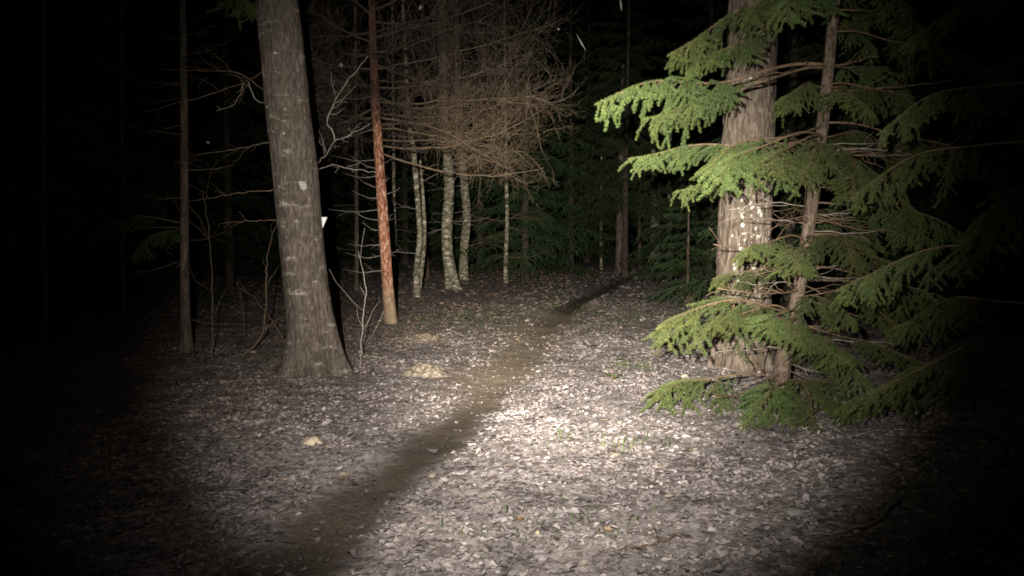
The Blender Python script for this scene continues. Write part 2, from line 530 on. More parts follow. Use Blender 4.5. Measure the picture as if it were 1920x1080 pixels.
def litter():
    # density falls with distance; sampled in a wedge wider than the view
    xs = []; ys = []; sz = []
    for (y0, y1, dens, s) in [(2.4, 5.0, 1800, 0.036), (5.0, 8.0, 1300, 0.038), (8.0, 12.0, 700, 0.043), (12.0, 18.0, 240, 0.06), (18, 34, 50, 0.10)]:
        hw = 0.72 * y1 + 0.6
        n = int(2 * hw * (y1 - y0) * dens * 0.78)
        x = RNG.uniform(-hw, hw, n); y = RNG.uniform(y0, y1, n)
        k = np.abs(x) < 0.72 * y + 0.6
        xs.append(x[k]); ys.append(y[k]); sz.append(np.full(k.sum(), s))
    x = np.concatenate(xs); y = np.concatenate(ys); s = np.concatenate(sz)
    d = track_dist(x, y) + 0.22 * (fbm2(x * 3.5, y * 3.5, 4) - 0.5)
    wk = 0.25 + 0.06 * np.clip((6.6 - y) / 2.5, 0, 1)
    keep = np.clip(1 - 1.02 * np.where(d > 0, np.exp(-(d / (0.9 * wk)) ** 4), np.exp(-np.abs(d / wk) ** 3)), 0.11, 1)
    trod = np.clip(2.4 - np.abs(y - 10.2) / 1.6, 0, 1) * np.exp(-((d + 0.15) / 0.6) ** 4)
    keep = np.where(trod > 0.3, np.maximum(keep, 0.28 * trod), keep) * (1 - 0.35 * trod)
    keep *= 0.55 + 0.75 * np.clip((fbm2(x * 1.6 + 3, y * 1.6, 3) - 0.3) * 2.2, 0, 1)
    k = RNG.uniform(0, 1, len(x)) < keep
    x, y, s, d = x[k], y[k], s[k], d[k]
    n = len(x)
    s = s * RNG.lognormal(0, 0.3, n)
    Xv, Yv, Zv = rot_frames(n, np.where(y < 7, 0.10, 0.075))
    z = height(x, y) + RNG.uniform(0.002, 0.018, n) + s * 0.08
    asp = RNG.uniform(0.6, 1.05, n)
    tpl = np.broadcast_to(LEAF2D, (n, 7, 3)).copy()
    tpl += RNG.normal(0, 0.085, tpl.shape)
    curl = RNG.normal(0.05, 0.32, n)[:, None]
    fold = RNG.normal(0.05, 0.25, n)[:, None]
    tz = curl * tpl[:, :, 0] ** 2 * 1.1 + fold * np.abs(tpl[:, :, 1]) + tpl[:, :, 2]
    lx = tpl[:, :, 0] * s[:, None]; ly = tpl[:, :, 1] * (s * asp)[:, None]; lz = tz * s[:, None]
    V = np.stack([x, y, z], -1)[:, None] + lx[..., None] * Xv[:, None] + ly[..., None] * Yv[:, None] + lz[..., None] * Zv[:, None]
    T = LEAF_T[None] + (np.arange(n) * 7)[:, None, None]
    c = PAL[RNG.choice(len(PAL), n, p=PALP)] * np.array([1.76, 1.77, 1.86]) * RNG.uniform(0.8, 1.2, (n, 1))
    mean = (PAL * PALP[:, None]).sum(0) * np.array([1.8, 1.81, 1.9])
    c = c * 0.38 + mean * 0.62
    wet = fbm2(x * 0.8 + 40, y * 0.8, 2)[:, None]
    c = c * (0.75 + 0.55 * np.clip((wet - 0.25) * 2, 0, 1))
    blot = fbm2(x * 5.5 + 4, y * 7.5 + 2, 2)[:, None]
    c = c * (0.5 + 0.75 * np.clip((blot - 0.28) * 3.2, 0, 1))
    # paler leaves right of the track, wet lamp sheen put into their colour; browner leaves left and far
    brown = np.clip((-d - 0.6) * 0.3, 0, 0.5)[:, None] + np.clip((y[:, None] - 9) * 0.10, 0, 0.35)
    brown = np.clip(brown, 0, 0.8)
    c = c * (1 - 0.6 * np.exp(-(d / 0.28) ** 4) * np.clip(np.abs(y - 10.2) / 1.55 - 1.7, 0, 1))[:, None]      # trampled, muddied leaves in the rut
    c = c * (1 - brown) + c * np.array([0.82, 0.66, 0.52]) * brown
    cc = np.repeat(c[:, None], 7, 1) * RNG.uniform(0.88, 1.12, (n, 7, 1))
    me = make_mesh('leaf_litter', V.reshape(-1, 3), T.reshape(-1, 3), None, cc.reshape(-1, 3), False, [M['litter']])
    tag(link('leaf_litter', me), 'grey and brown fallen leaves covering the forest floor', 'leaf litter', kind='stuff')
    return n


NL = litter()


def big_leaf_mesh(seed, lobed):
    r = np.random.default_rng(seed)
    k = 14
    th = np.linspace(0, 2 * math.pi, k, endpoint=False)
    rad = 0.5 * (1 + (0.22 * np.cos(5 * th) if lobed else 0.0) + r.normal(0, 0.03, k)) * (1 - 0.12 * np.abs(np.sin(th)))
    P = np.stack([rad * np.cos(th), rad * np.sin(th) * (0.95 if lobed else 0.62), np.zeros(k)], -1)
    c = r.normal(0.3, 0.35); f = r.normal(0.2, 0.3); tw = r.normal(0, 0.25)
    P[:, 2] = c * P[:, 0] ** 2 + f * np.abs(P[:, 1]) + tw * P[:, 0] * P[:, 1]
    inner = P * 0.45; inner[:, 2] = c * inner[:, 0] ** 2 + f * np.abs(inner[:, 1])
    V = np.concatenate([P, inner[::2], [[0, 0, 0]]])
    T = []
    h = k // 2
    for i in range(h):
        a, b_, cc = 2 * i, (2 * i + 1) % k, (2 * i + 2) % k
        p, q = k + i, k + (i + 1) % h
        T += [[a, b_, p], [b_, q, p], [b_, cc, q], [p, q, k + h]]
    return make_mesh('fallen_leaf', V, T, mats=[M['leaf']], smooth=False)


LEAFM = [big_leaf_mesh(s, s % 2 == 0) for s in range(8)]
nleaf = 0
while nleaf < 290:
    y = random.uniform(3.4, 7.2); x = random.uniform(-0.45, 0.62) * y
    d = abs(float(track_dist(np.array([x]), np.array([y]))[0]))
    if d < 0.26 and random.random() < 0.93: continue
    s = random.uniform(0.04, 0.06)
    o = link('leaf', random.choice(LEAFM), ground, (x, y, H(x, y) + random.uniform(0.014, 0.032)),
             (random.gauss(0, 0.14), random.gauss(0, 0.14), random.uniform(0, 6.3)), (s, s, s))
    nleaf += 1

# ------------------------------------------------------------------ trunks


def trunk_mesh(name, path, segs, rings, mat, bark=0.02, freq=9, zf=1.2, flare=0.0, lobes=5, seed=0, base=None):
    """path: world points with radius (x,y,z,r), relative to base when given"""
    P = smooth_path(path, rings)
    if base is not None: P[:, :3] -= np.array(base)
    z0 = P[0, 2]
    th = np.linspace(0, 2 * math.pi, segs, endpoint=False)[None, :]
    C, S = np.cos(th), np.sin(th)
    hgt = (P[:, 2] - z0)[:, None]
    r = P[:, 3][:, None] * np.ones_like(th)
    if flare:
        rng = np.random.default_rng(seed)
        ph = rng.uniform(0, 6.28, 3)
        lob = 0.5 + 0.5 * np.cos(lobes * th + ph[0] + 0.6 * np.sin(2 * th + ph[1]))
        r = r * (1 + flare * np.exp(-hgt / 0.27) * (0.35 + 0.9 * lob) + 0.10 * flare * np.exp(-hgt / 0.9))
    x, y, z = C * freq, S * freq, hgt * zf
    if bark:
        a = noise3(x + seed * 7.3, y, z + 1.7 * noise3(x * 0.5, y * 0.5, z * 2))
        rid = 1 - np.abs(2 * a - 1)
        b2 = noise3(x * 2.3, y * 2.3 + seed, z * 2.6)
        c2 = noise3(C * 2 + seed, S * 2, hgt * 0.9)
        r = r + bark * (rid - 0.6) + bark * 0.55 * (b2 - 0.5) + P[:, 3][:, None] * 0.10 * (c2 - 0.5)
    V = np.stack([P[:, 0:1] + r * C, P[:, 1:2] + r * S, np.broadcast_to(P[:, 2:3], r.shape)], -1).reshape(-1, 3)
    n = rings
    i = np.arange(n - 1)[:, None] * segs + np.arange(segs)[None]
    j = np.arange(n - 1)[:, None] * segs + (np.arange(segs)[None] + 1) % segs
    Q = np.stack([i, j, j + segs, i + segs], -1).reshape(-1, 4)
    top = len(V); V = np.concatenate([V, [P[-1, :3]]])
    T = np.array([[(n - 1) * segs + k, (n - 1) * segs + (k + 1) % segs, top] for k in range(segs)])
    return make_mesh(name, V, T, Q, smooth=True, mats=[mat]), P


def px_path(pts, Y, lean=0.0):
    """[(u, v, width_px)] at depth Y -> world points with radius"""
    out = []
    for k, (u, v, wd) in enumerate(pts):
        y = Y + lean * k
        p = at(u, v, y)
        out.append([p.x, p.y, p.z, wd / 2 * y / F])
    return out


def lichen_patches(parent, P, base, spots, seed, smin, smax):
    """thin crusty lichen discs following the trunk surface; spots: (u, v, size px)"""
    rng = np.random.default_rng(seed)
    for (h, ang, s) in spots:
        k = int(np.clip(np.searchsorted(P[:, 2], h), 1, len(P) - 1))
        c = P[k, :3]; r = P[k, 3]
        nr = 9
        th = np.linspace(0, 2 * math.pi, nr, endpoint=False)
        V = [[0, 0, 0]]
        for f in (0.55, 1.0):
            for t in th:
                rr = s * f * (1 + (0.42 * rng.normal() if f == 1.0 else 0.1 * rng.normal()))
                V.append([rr * math.cos(t), rr * math.sin(t) * 1.1, f])
        W = []
        for (a, b_, f) in V:
            al = ang + a / r
            rad = r + (0.006 if f == 0 else 0.005 if f < 1 else -0.003) + 0.002 * rng.random()
            W.append([c[0] + rad * math.cos(al), c[1] + rad * math.sin(al), h + b_])
        T = [[0, 1 + i, 1 + (i + 1) % nr] for i in range(nr)]
        Q = [[1 + i, 1 + nr + i, 1 + nr + (i + 1) % nr, 1 + (i + 1) % nr] for i in range(nr)]
        link('lichen_patch', make_mesh('lichen_patch', W, T, Q, smooth=True, mats=[M['lichen']]), parent)


def curly(p0, d, l, n=6, sag=0.0, wig=0.08, rng=RNG):
    d = np.asarray(d, float); d = d / np.linalg.norm(d)
    u = np.linspace(0, 1, n)[:, None]
    wv = np.cumsum(rng.normal(0, wig * l / n, (n, 3)), 0); wv[0] = 0
    P = np.asarray(p0) + d * l * u + wv
    P[:, 2] -= sag * l * (u[:, 0] ** 2)
    return P


def bare_branch(tb, P, r0, r1, sub=6, subl=0.35, depth=1, rng=RNG, sides=5, ang=0.9):
    n = len(P)
    tb.add(P, np.linspace(r0, r1, n), sides)
    if depth <= 0: return
    L = np.linalg.norm(P[-1] - P[0])
    for _ in range(sub):
        t = rng.uniform(0.2, 0.98); k = int(t * (n - 1)); k = min(k, n - 2)
        T = norm(P[k + 1] - P[k])
        q = norm(np.cross(T, rng.normal(0, 1, 3)))
        dd = T * math.cos(ang) + q * math.sin(ang)
        l = L * subl * (1.1 - 0.6 * t) * rng.uniform(0.5, 1.3)
        C = curly(P[k] + (P[k + 1] - P[k]) * (t * (n - 1) - k), dd, l, 5, -0.05, 0.25, rng)
        rr = r0 + (r1 - r0) * t
        bare_branch(tb, C, rr * 0.55, max(r1 * 0.6, 0.0012), max(1, sub // 2), subl, depth - 1, rng, max(3, sides - 1), ang)


def world_branch(name, tree, pts, r0, r1, mat, sub=5, subl=0.35, depth=1, seed=0, n=14, ang=0.9):
    rng = np.random.default_rng(seed)
    tb = Tubes()
    b = np.array(tree.location)
    P = smooth_path([np.array(p)[:3] - b for p in pts], n)
    P[1:-1] += rng.normal(0, 0.006, P[1:-1].shape)
    bare_branch(tb, P, r0, r1, sub, subl, depth, rng, ang=ang)
    return link(name, tb.mesh(name, mat), tree)


# --- big trunk left of the track
gl = gnd(598, 702)
YL = gl.y + 0.15
oakL = thing('big_tree', (gl.x, YL, gl.z), 'thick grey-brown trunk leaning left beside the path, white marker plate on it', 'tree', 'big trunks flanking the path')
pathL = px_path([(596, 735, 96), (592, 690, 90), (586, 620, 83), (573, 530, 80), (562, 420, 79), (551, 300, 80), (541, 220, 80), (530, 110, 79), (518, 0, 76), (470, -330, 68), (420, -700, 56)], YL)
me, PL = trunk_mesh('trunk', pathL, 150, 500, M['bark_left'], 0.012, 15, 4.0, 1.05, 5, 3, oakL.location)
link('trunk', me, oakL)
rg = np.random.default_rng(5)
spots = [(rg.uniform(0.05, 3.9), -1.33 + rg.uniform(-1.1, 1.1), rg.choice([0.008, 0.011, 0.016, 0.024], p=[0.4, 0.3, 0.2, 0.1])) for _ in range(24)]
spots += [(1.95, -0.95, 0.045), (1.99, -1.1, 0.03), (1.50, -0.72, 0.030), (1.22, -0.66, 0.026), (0.9, -2.1, 0.022)]
lichen_patches(oakL, PL, oakL.location, spots, 2, 0, 0)

# --- big trunk right of the track
gr = gnd(1398, 690)
YR = gr.y + 0.15
oakR = thing('big_tree', (gr.x, YR, gr.z), 'thick fissured trunk spotted with pale lichen, behind the bright spruce boughs', 'tree', 'big trunks flanking the path')
pathR = px_path([(1394, 730, 118), (1394, 690, 110), (1393, 620, 101), (1394, 540, 98), (1396, 440, 95), (1400, 320, 93), (1405, 200, 91), (1409, 100, 88), (1412, 0, 84), (1425, -330, 74), (1440, -700, 60)], YR)
me, PR = trunk_mesh('trunk', pathR, 150, 500, M['bark_old'], 0.026, 11, 3.2, 0.55, 6, 9, oakR.location)
link('trunk', me, oakR)
spots = []
for _ in range(95):
    spots.append((float(np.clip(rg.normal(1.42, 0.36), 0.3, 3.6)), -1.85 + float(np.clip(rg.normal(0.30, 0.42), -1.2, 1.2)), float(rg.choice([0.010, 0.015, 0.022, 0.030], p=[0.35, 0.35, 0.22, 0.08]))))
spots += [(3.05, -1.83, 0.034), (3.02, -1.78, 0.024), (2.0, -1.35, 0.022), (0.66, -1.75, 0.02), (0.75, -1.2, 0.022)]
lichen_patches(oakR, PR, oakR.location, spots, 4, 0, 0)

# ------------------------------------------------------------------ spruce boughs


def needles(S0, S1, per_m, nl, nw, rng, core=0.004, tint=None, fresh=None):
    """needle-covered shoots: S0,S1 (n,3). Returns V,T,C"""
    ax = S1 - S0; L = np.linalg.norm(ax, axis=1)
    cnt = np.maximum(3, (L * per_m).astype(int))
    idx = np.repeat(np.arange(len(S0)), cnt); n = len(idx)
    a = norm(ax)[idx]
    u = rng.uniform(0, 1, n)
    p = S0[idx] + ax[idx] * u[:, None]
    rnd = norm(np.cross(a, rng.normal(0, 1, (n, 3))))
    rnd = norm(rnd + np.array([0, 0, 0.28]))
    d = norm(a * rng.uniform(0.45, 0.95, (n, 1)) + rnd)
    ln = nl * rng.uniform(0.7, 1.15, n)[:, None] * np.where(u[:, None] > 0.85, 0.85, 1)
    sd = norm(np.cross(d, rng.normal(0, 1, (n, 3)))) * nw / 2
    V = np.stack([p - sd, p + sd, p + d * ln], 1).reshape(-1, 3)
    T = np.arange(n * 3).reshape(-1, 3)
    base = np.array([0.070, 0.098, 0.036]) if tint is None else np.array(tint)
    sc = rng.uniform(0.7, 1.3, len(S0))[idx] * rng.uniform(0.8, 1.2, n)
    c = base[None] * sc[:, None]
    yel = np.clip(rng.normal(0.1, 0.25, len(S0)), 0, 0.8)[idx][:, None]
    c = c * (1 - yel) + c * np.array([1.6, 1.3, 1.0]) * yel
    if fresh is not None:
        fr = fresh[idx][:, None]
        c = c * (1 - fr) + c * np.array([1.65, 1.55, 1.3]) * fr
    C = np.repeat(c[:, None], 3, 1); C[:, 2] *= 1.25
    C = C.reshape(-1, 3)
    if core:
        m = len(S0); a = norm(ax)
        A = norm(np.cross(a, np.array([0.3, 0.2, 1.0]))); B = np.cross(a, A)
        vs = []
        for q, rr in ((S0, core), (S1, core * 0.7)):
            for k in range(3):
                t = k * 2 * math.pi / 3
                vs.append(q + rr * (math.cos(t) * A + math.sin(t) * B))
        vs.append(S1 + a * core * 2)
        W = np.stack(vs, 1); o = len(V)
        t0 = np.array([[0, 1, 4], [0, 4, 3], [1, 2, 5], [1, 5, 4], [2, 0, 3], [2, 3, 5], [3, 4, 6], [4, 5, 6], [5, 3, 6]])
        T = np.concatenate([T, (t0[None] + (np.arange(m) * 7)[:, None, None] + o).reshape(-1, 3)])
        V = np.concatenate([V, W.reshape(-1, 3)])
        C = np.concatenate([C, np.broadcast_to(base * 0.9, (m * 7, 3))])
    return V, T, C


def bough_data(L, seed, arch=0.10, bare=0.3, hang=0.35, step=0.034, sec=0.34, shoot=0.10, sstep=0.042, fine=True):
    rng = np.random.default_rng(seed)
    n = 26
    t = np.linspace(0, 1, n)
    main = np.stack([L * t, 0.10 * L * np.sin(t * 4 + rng.uniform(0, 6)) * t * (1 - t) * 3, L * arch * 4 * t * (1 - t) + 0.02 * L * np.sin(t * 9 + seed) * t * (1 - t) * 4], -1)
    wood = [(main, np.linspace(0.004 + 0.005 * L, 0.0022, n), 5)]
    S0, S1 = [], []
    for k in range(n - 1):
        if t[k] > 0.62:
            S0.append(main[k]); S1.append(main[k + 1])
    st = np.arange(bare, 0.985, step / L)
    for i, tt in enumerate(st):
        for s in (-1, 1):
            tq = tt + rng.uniform(-0.4, 0.4) * step / L
            if tt < 0.88 and rng.random() < 0.10 + 0.45 * (math.sin(tt * 17 + seed * 1.7 + s) > 0.45): continue
            x = np.clip(tq, 0, 0.99) * (n - 1); k = int(x)
            p0 = main[k] + (main[k + 1] - main[k]) * (x - k)
            T = norm(main[k + 1] - main[k])
            a = R(rng.uniform(28, 75))
            hg = hang * rng.uniform(0.0, 1.9)
            d = norm(T * math.cos(a) + s * np.array([0, 1., 0]) * math.sin(a) * (1 - 0.35 * min(1, hg)) + np.array([0, 0, -hg]))
            env = min(1.0, (tt - bare + 0.10) / 0.22) * (1 - tt) ** 0.75
            l = (L * sec * env + 0.06) * rng.uniform(0.35, 1.3)
            m = 7
            P = curly(p0, d, l, m, 0.22 + 0.3 * hang, 0.06, rng)
            wood.append((P, np.linspace(0.0035, 0.0016, m), 3))
            kk0 = 0 if l < 0.2 else (1 if l < 0.35 else 2)
            for q in range(kk0, m - 1):
                S0.append(P[q]); S1.append(P[q + 1])
            ns = int(l / sstep)
            for j in range(ns):
                w_ = (j + 0.8) / (ns + 0.6)
                if w_ * l < 0.05: continue
                xx = w_ * (m - 1); q = min(int(xx), m - 2)
                pp = P[q] + (P[q + 1] - P[q]) * (xx - q)
                TT = norm(P[q + 1] - P[q])
                lat = norm(np.cross(TT, np.array([0, 0.15, 1.0]))) * (1 if j % 2 else -1)
                dd = norm(TT * 0.75 + lat * rng.uniform(0.5, 0.95) + np.array([0, 0, -0.45 * rng.random() - 0.5 * hang]))
                ll = shoot * rng.uniform(0.6, 1.35) * (1.15 - 0.55 * w_) * (1 + 0.7 * min(1, l / 0.5))
                e = pp + dd * ll
                midp = pp + dd * ll * 0.5 + np.array([0, 0, 0.004])
                S0 += [pp, midp]; S1 += [midp, e]
    return wood, np.array(S0), np.array(S1), rng


def bough_meshes(L, seed, per_m=1500, nl=0.0175, nw=0.0023, **kw):
    wood, S0, S1, rng = bough_data(L, seed, **kw)
    tb = Tubes()
    for P, r, s in wood: tb.add(P, r, s)
    V, T, C = needles(S0, S1, per_m, nl, nw, rng, fresh=np.clip((np.hypot(S1[:, 0], S1[:, 1]) / L - 0.55) / 0.4, 0, 1))
    return (tb.mesh('branch', M['twig_brown']), make_mesh('needles', V, T, None, C, False, [M['needle']]), L)


BV = {}
BV['long'] = bough_meshes(1.7, 1, arch=0.06, bare=0.38, hang=0.45, sec=0.27)
BV['longb'] = bough_meshes(1.5, 2, arch=0.04, bare=0.46, hang=0.22, sec=0.26)
BV['mid'] = bough_meshes(1.25, 3, arch=0.10, bare=0.28, hang=0.32, sec=0.30)
BV['midb'] = bough_meshes(1.25, 4, arch=0.14, bare=0.25, hang=0.25, sec=0.30)
BV['midc'] = bough_meshes(1.25, 8, arch=0.16, bare=0.34, hang=0.42, sec=0.30)
BV['midd'] = bough_meshes(1.25, 12, arch=0.08, bare=0.40, hang=0.2, sec=0.31)
BV['mide'] = bough_meshes(1.25, 14, arch=0.12, bare=0.20, hang=0.36, sec=0.27)
BV['short'] = bough_meshes(0.85, 5, arch=0.10, bare=0.2, hang=0.4, sec=0.30)


def place_bough(tree, kind, p0, p1, roll=0.0, name='branch'):
    wm, nm, L = BV[kind]
    b = Vector(tree.location)
    p0 = Vector(p0); p1 = Vector(p1)
    X = (p1 - p0); s = X.length / L; X.normalize()
    Z = Vector((0, 0, 1)); Z = (Z - X * Z.dot(X)).normalized(); Y = Z.cross(X)
    m = Matrix((X, Y, Z)).transposed().to_4x4() @ Matrix.Rotation(roll, 4, 'X') @ Matrix.Scale(s, 4)
    m.translation = p0 - b
    o = link(name, wm, tree, mat4=m)
    q = link('needles', nm, o)
    q['kind'] = 'stuff'
    return o


# --- the lit spruce in front of the right trunk
gs = gnd(1458, 748)
YS = gs.y
spruce = thing('spruce_tree', gs, 'slender spruce with bright green drooping boughs right of the path', 'tree')
SP = [(1456, 765, 40), (1460, 735, 33), (1468, 680, 27), (1480, 620, 25), (1500, 530, 24), (1520, 400, 23), (1534, 300, 22), (1546, 200, 21), (1556, 100, 20), (1566, 0, 19), (1596, -300, 15), (1625, -600, 10)]
pathS = px_path(SP, YS)
me, PS = trunk_mesh('trunk', pathS, 40, 220, M['bark_spruce'], 0.007, 5, 3, 0.5, 5, 4, spruce.location)
link('trunk', me, spruce)


def sp_at(v):
    a = np.array(SP, float)
    u = float(np.interp(v, a[::-1, 1], a[::-1, 0]))
    return at(u, v, YS)


BOUGHS = [  # kind, trunk v, tip (u, v, depth), roll
    ('mid', 10, (1252, 105, 6.8), 0.1), ('midd', 25, (1285, 140, 7.0), -0.1), ('midd', -55, (1400, 42, 6.6), -0.2), ('midd', -50, (1475, 40, 6.2), 0.2),
    ('long', 122, (1116, 196, 6.5), 0.15), ('longb', 128, (1205, 225, 6.7), 0.25), ('short', 165, (1455, 195, 6.6), 0.0),
    ('longb', 240, (1325, 315, 6.2), 0.15), ('midd', 255, (1345, 345, 6.0), 0.0), ('midd', 265, (1450, 330, 5.9), -0.2), ('mide', 265, (1500, 345, 6.1), 0.2),
    ('longb', 275, (1178, 298, 6.9), 0.15), ('longb', 290, (1265, 360, 7.0), 0.25),
    ('midd', 165, (1630, 215, 6.1), -0.1), ('mide', 160, (1740, 230, 6.4), 0.1), ('midb', 300, (1600, 380, 6.0), 0.0), ('mid', 310, (1730, 405, 6.3), 0.1), ('midd', 320, (1660, 360, 6.2), 0.2),
    ('midd', 458, (1400, 480, 6.2), 0.1), ('longb', 455, (1500, 505, 5.9), 0.0), ('mide', 450, (1600, 500, 6.0), 0.2), ('midd', 440, (1715, 520, 6.2), 0.1),
    ('mid', 590, (1232, 618, 6.1), 0.05), ('midd', 592, (1330, 618, 6.1), 0.2), ('midd', 592, (1440, 628, 6.0), 0.0), ('short', 560, (1590, 600, 6.3), 0.1), ('midb', 560, (1690, 620, 6.2), 0.0),
    ('midd', 585, (1500, 650, 6.0), 0.1), ('longb', 600, (1590, 680, 6.0), 0.0),
    ('mid', 625, (1640, 735, 6.1), 0.0), ('mide', 630, (1560, 705, 6.2), 0.0), ('longb', 610, (1760, 690, 6.2), 0.0),
    ('midd', 715, (1230, 752, 6.2), 0.1), ('mide', 722, (1390, 810, 5.8), 0.0), ('midb', 725, (1540, 850, 5.6), 0.1),
    ('short', 520, (1335, 525, 7.6), 0.0),
    # right-hand side, out of the beam
    ('mid', 20, (1760, 70, 6.2), 0.0), ('long', 60, (1860, 130, 6.3), 0.0), ('midb', -40, (1690, 20, 6.0), 0.0), ('long', 230, (1890, 330, 6.4), 0.0),
    ('long', 350, (1850, 470, 6.2), 0.0), ('mid', 380, (1760, 460, 6.6), 0.0), ('long', 500, (1860, 610, 6.2), 0.0), ('mid', 30, (1640, 110, 7.6), 0.0),
    ('mid', -100, (1600, 70, 8.0), 0.0), ('midb', 260, (1700, 330, 7.9), 0.0), ('mid', 120, (1700, 190, 8.0), 0.0), ('midb', 400, (1640, 470, 8.0), 0.0),
]
for kind, v0, (u, v, Y), roll in BOUGHS:
    place_bough(spruce, kind, sp_at(v0), at(u, v, Y), roll + random.uniform(-0.25, 0.25))
# bare twigs on the spruce
rb = np.random.default_rng(21)
for k in range(46):
    v0 = rb.choice([rb.uniform(380, 450), rb.uniform(500, 560), rb.uniform(240, 300), rb.uniform(600, 720)], p=[0.45, 0.2, 0.15, 0.2])
    p0 = sp_at(v0)
    sgn = 1 if rb.random() < 0.62 else -1
    q = p0 + Vector((sgn * rb.uniform(0.35, 0.85), rb.uniform(-0.6, 0.3), rb.uniform(-0.16, 0.05)))
    mid = (p0 + q) / 2 + Vector((0, 0, rb.uniform(-0.05, 0.07)))
    world_branch('dead_twig', spruce, [p0, mid, q], 0.006, 0.0018, M['twig_brown'] if k % 3 else M['twig_grey'], 4, 0.4, 1, 100 + k, 9, 0.7)
for pts in ([(1540, 122, 7.2), (1470, 135, 6.9), (1400, 150, 6.6)], [(1548, 130, 7.2), (1590, 118, 7.0), (1642, 105, 6.8)], [(1555, 170, 7.2), (1660, 165, 6.9), (1800, 148, 6.5)],
            [(1520, 290, 7.2), (1640, 292, 6.8), (1760, 290, 6.5)], [(1498, 545, 7.1), (1430, 552, 6.7), (1345, 540, 6.5)], [(1490, 545, 7.2), (1420, 470, 6.9), (1338, 458, 6.6)],
            [(1465, 700, 7.1), (1400, 735, 6.6), (1340, 745, 6.2)], [(1460, 720, 7.1), (1425, 690, 6.8), (1432, 640, 6.6)], [(1470, 600, 7.0), (1400, 580, 6.9), (1340, 565, 6.8)]):
    world_branch('bare_branch', spruce, [at(*p) for p in pts], 0.010, 0.004, M['twig_brown'], 5, 0.3, 1, int(pts[2][0]), 12, 0.7)

# --- dark spruce at the right edge, nearer the camera
g2 = Vector((3.25, 4.75, 0)); g2.z = H(3.25, 4.75)
spruce2 = thing('spruce_tree', g2, 'dark unlit spruce at the right edge of the picture', 'tree')
me, _ = trunk_mesh('trunk', [[g2.x, g2.y, g2.z - 0.1, 0.08], [g2.x + 0.02, g2.y, 1.5, 0.06], [g2.x + 0.05, g2.y + 0.05, 4.5, 0.03], [g2.x + 0.05, g2.y + 0.05, 6.5, 0.01]], 32, 120, M['bark_spruce'], 0.006, 5, 3, 0.5, 5, 8, g2)
link('trunk', me, spruce2)
for k in range(40):
    z = 0.35 + k * 0.115
    a = k * 2.4 + rb.uniform(-0.3, 0.3)
    l = (1.45 - z * 0.16) * rb.uniform(0.85, 1.1)
    p0 = g2 + Vector((0, 0, z))
    place_bough(spruce2, ['mid', 'midb', 'midc'][k % 3], p0, p0 + Vector((math.cos(a) * l, math.sin(a) * l, -0.22 * l)), 0.0)

# ------------------------------------------------------------------ red pine with a dead crown
gp = gnd(733, 606)
YP = gp.y
pine = thing('pine_tree', gp, 'slim red-barked trunk with a tangle of dead brown branches', 'tree')
PP = [(735, 620, 24), (732, 590, 22), (726, 520, 20), (718, 400, 19), (711, 300, 17), (705, 210, 16), (700, 100, 14), (697, 0, 12), (690, -250, 12), (686, -450, 8)]
me, PPn = trunk_mesh('trunk', px_path(PP, YP), 56, 320, M['bark_pine'], 0.012, 6, 3.5, 0.25, 5, 6, pine.location)
link('trunk', me, pine)


def pp_at(v):
    a = np.array(PP, float)
    return at(float(np.interp(v, a[::-1, 1], a[::-1, 0])), v, YP)


def dead_bough(tree, p0, p1, seed, arch=0.0, nsec=26, ntw=9, r0=0.014, tw=0.28, start=0.2, up=0.0, mat=None):
    """dead branch with a dense brush of fine bare twigs"""
    rng = np.random.default_rng(seed)
    b = np.array(tree.location)
    p0 = np.array(p0) - b; p1 = np.array(p1) - b
    L = np.linalg.norm(p1 - p0)
    t = np.linspace(0, 1, 18)[:, None]
    P = p0 + (p1 - p0) * t
    P[:, 2] += arch * L * 4 * t[:, 0] * (1 - t[:, 0])
    wv = np.cumsum(rng.normal(0, 0.012 * L, P.shape), 0) * (t * (1 - t) * 2); P += wv
    tb = Tubes(); tb.add(P, np.linspace(r0, 0.003, 18), 6)
    fine = Tubes()
    for i in range(nsec):
        tt = rng.uniform(start, 1.0) ** 0.8
        x = tt * 16.99; k = int(x)
        q0 = P[k] + (P[k + 1] - P[k]) * (x - k)
        T = norm(P[k + 1] - P[k])
        dr = norm(T * rng.uniform(0.3, 0.95) + norm(rng.normal(0, 1, 3)) * np.array([0.85, 0.85, 0.65]) + np.array([0, 0, up]))
        l = L * tw * rng.uniform(0.5, 1.3) * (1.15 - 0.5 * tt)
        S = curly(q0, dr, l, 7, 0.22 * rng.normal(0.0, 1.0), 0.20, rng)
        tb.add(S, np.linspace(0.0048, 0.0019, 7), 4)
        for j in range(ntw):
            w_ = rng.uniform(0.1, 1.0); xx = w_ * 5.99; kk = int(xx)
            s0 = S[kk] + (S[kk + 1] - S[kk]) * (xx - kk)
            d2 = norm(norm(S[kk + 1] - S[kk]) * 0.8 + norm(rng.normal(0, 1, 3)) * 0.7 + np.array([0, 0, up * 0.5]))
            l2 = rng.uniform(0.14, 0.46)
            Cv = curly(s0, d2, l2, 5, 0.35 * rng.normal(0, 1), 0.22, rng)
            fine.add(Cv, np.linspace(0.0020, 0.0011, 5), 3)
            for _ in range(2):
                e0 = Cv[rng.integers(1, 5)]
                fine.add(curly(e0, norm(norm(Cv[-1] - Cv[0]) + norm(rng.normal(0, 1, 3)) * 0.8), l2 * rng.uniform(0.3, 0.7), 4, -0.3, 0.3, rng), np.linspace(0.0018, 0.0011, 4), 3)
    o = link('dead_branch', tb.mesh('dead_branch', mat), tree)
    f = link('twigs', fine.mesh('twigs', mat), o)
    f['kind'] = 'stuff'
    return o


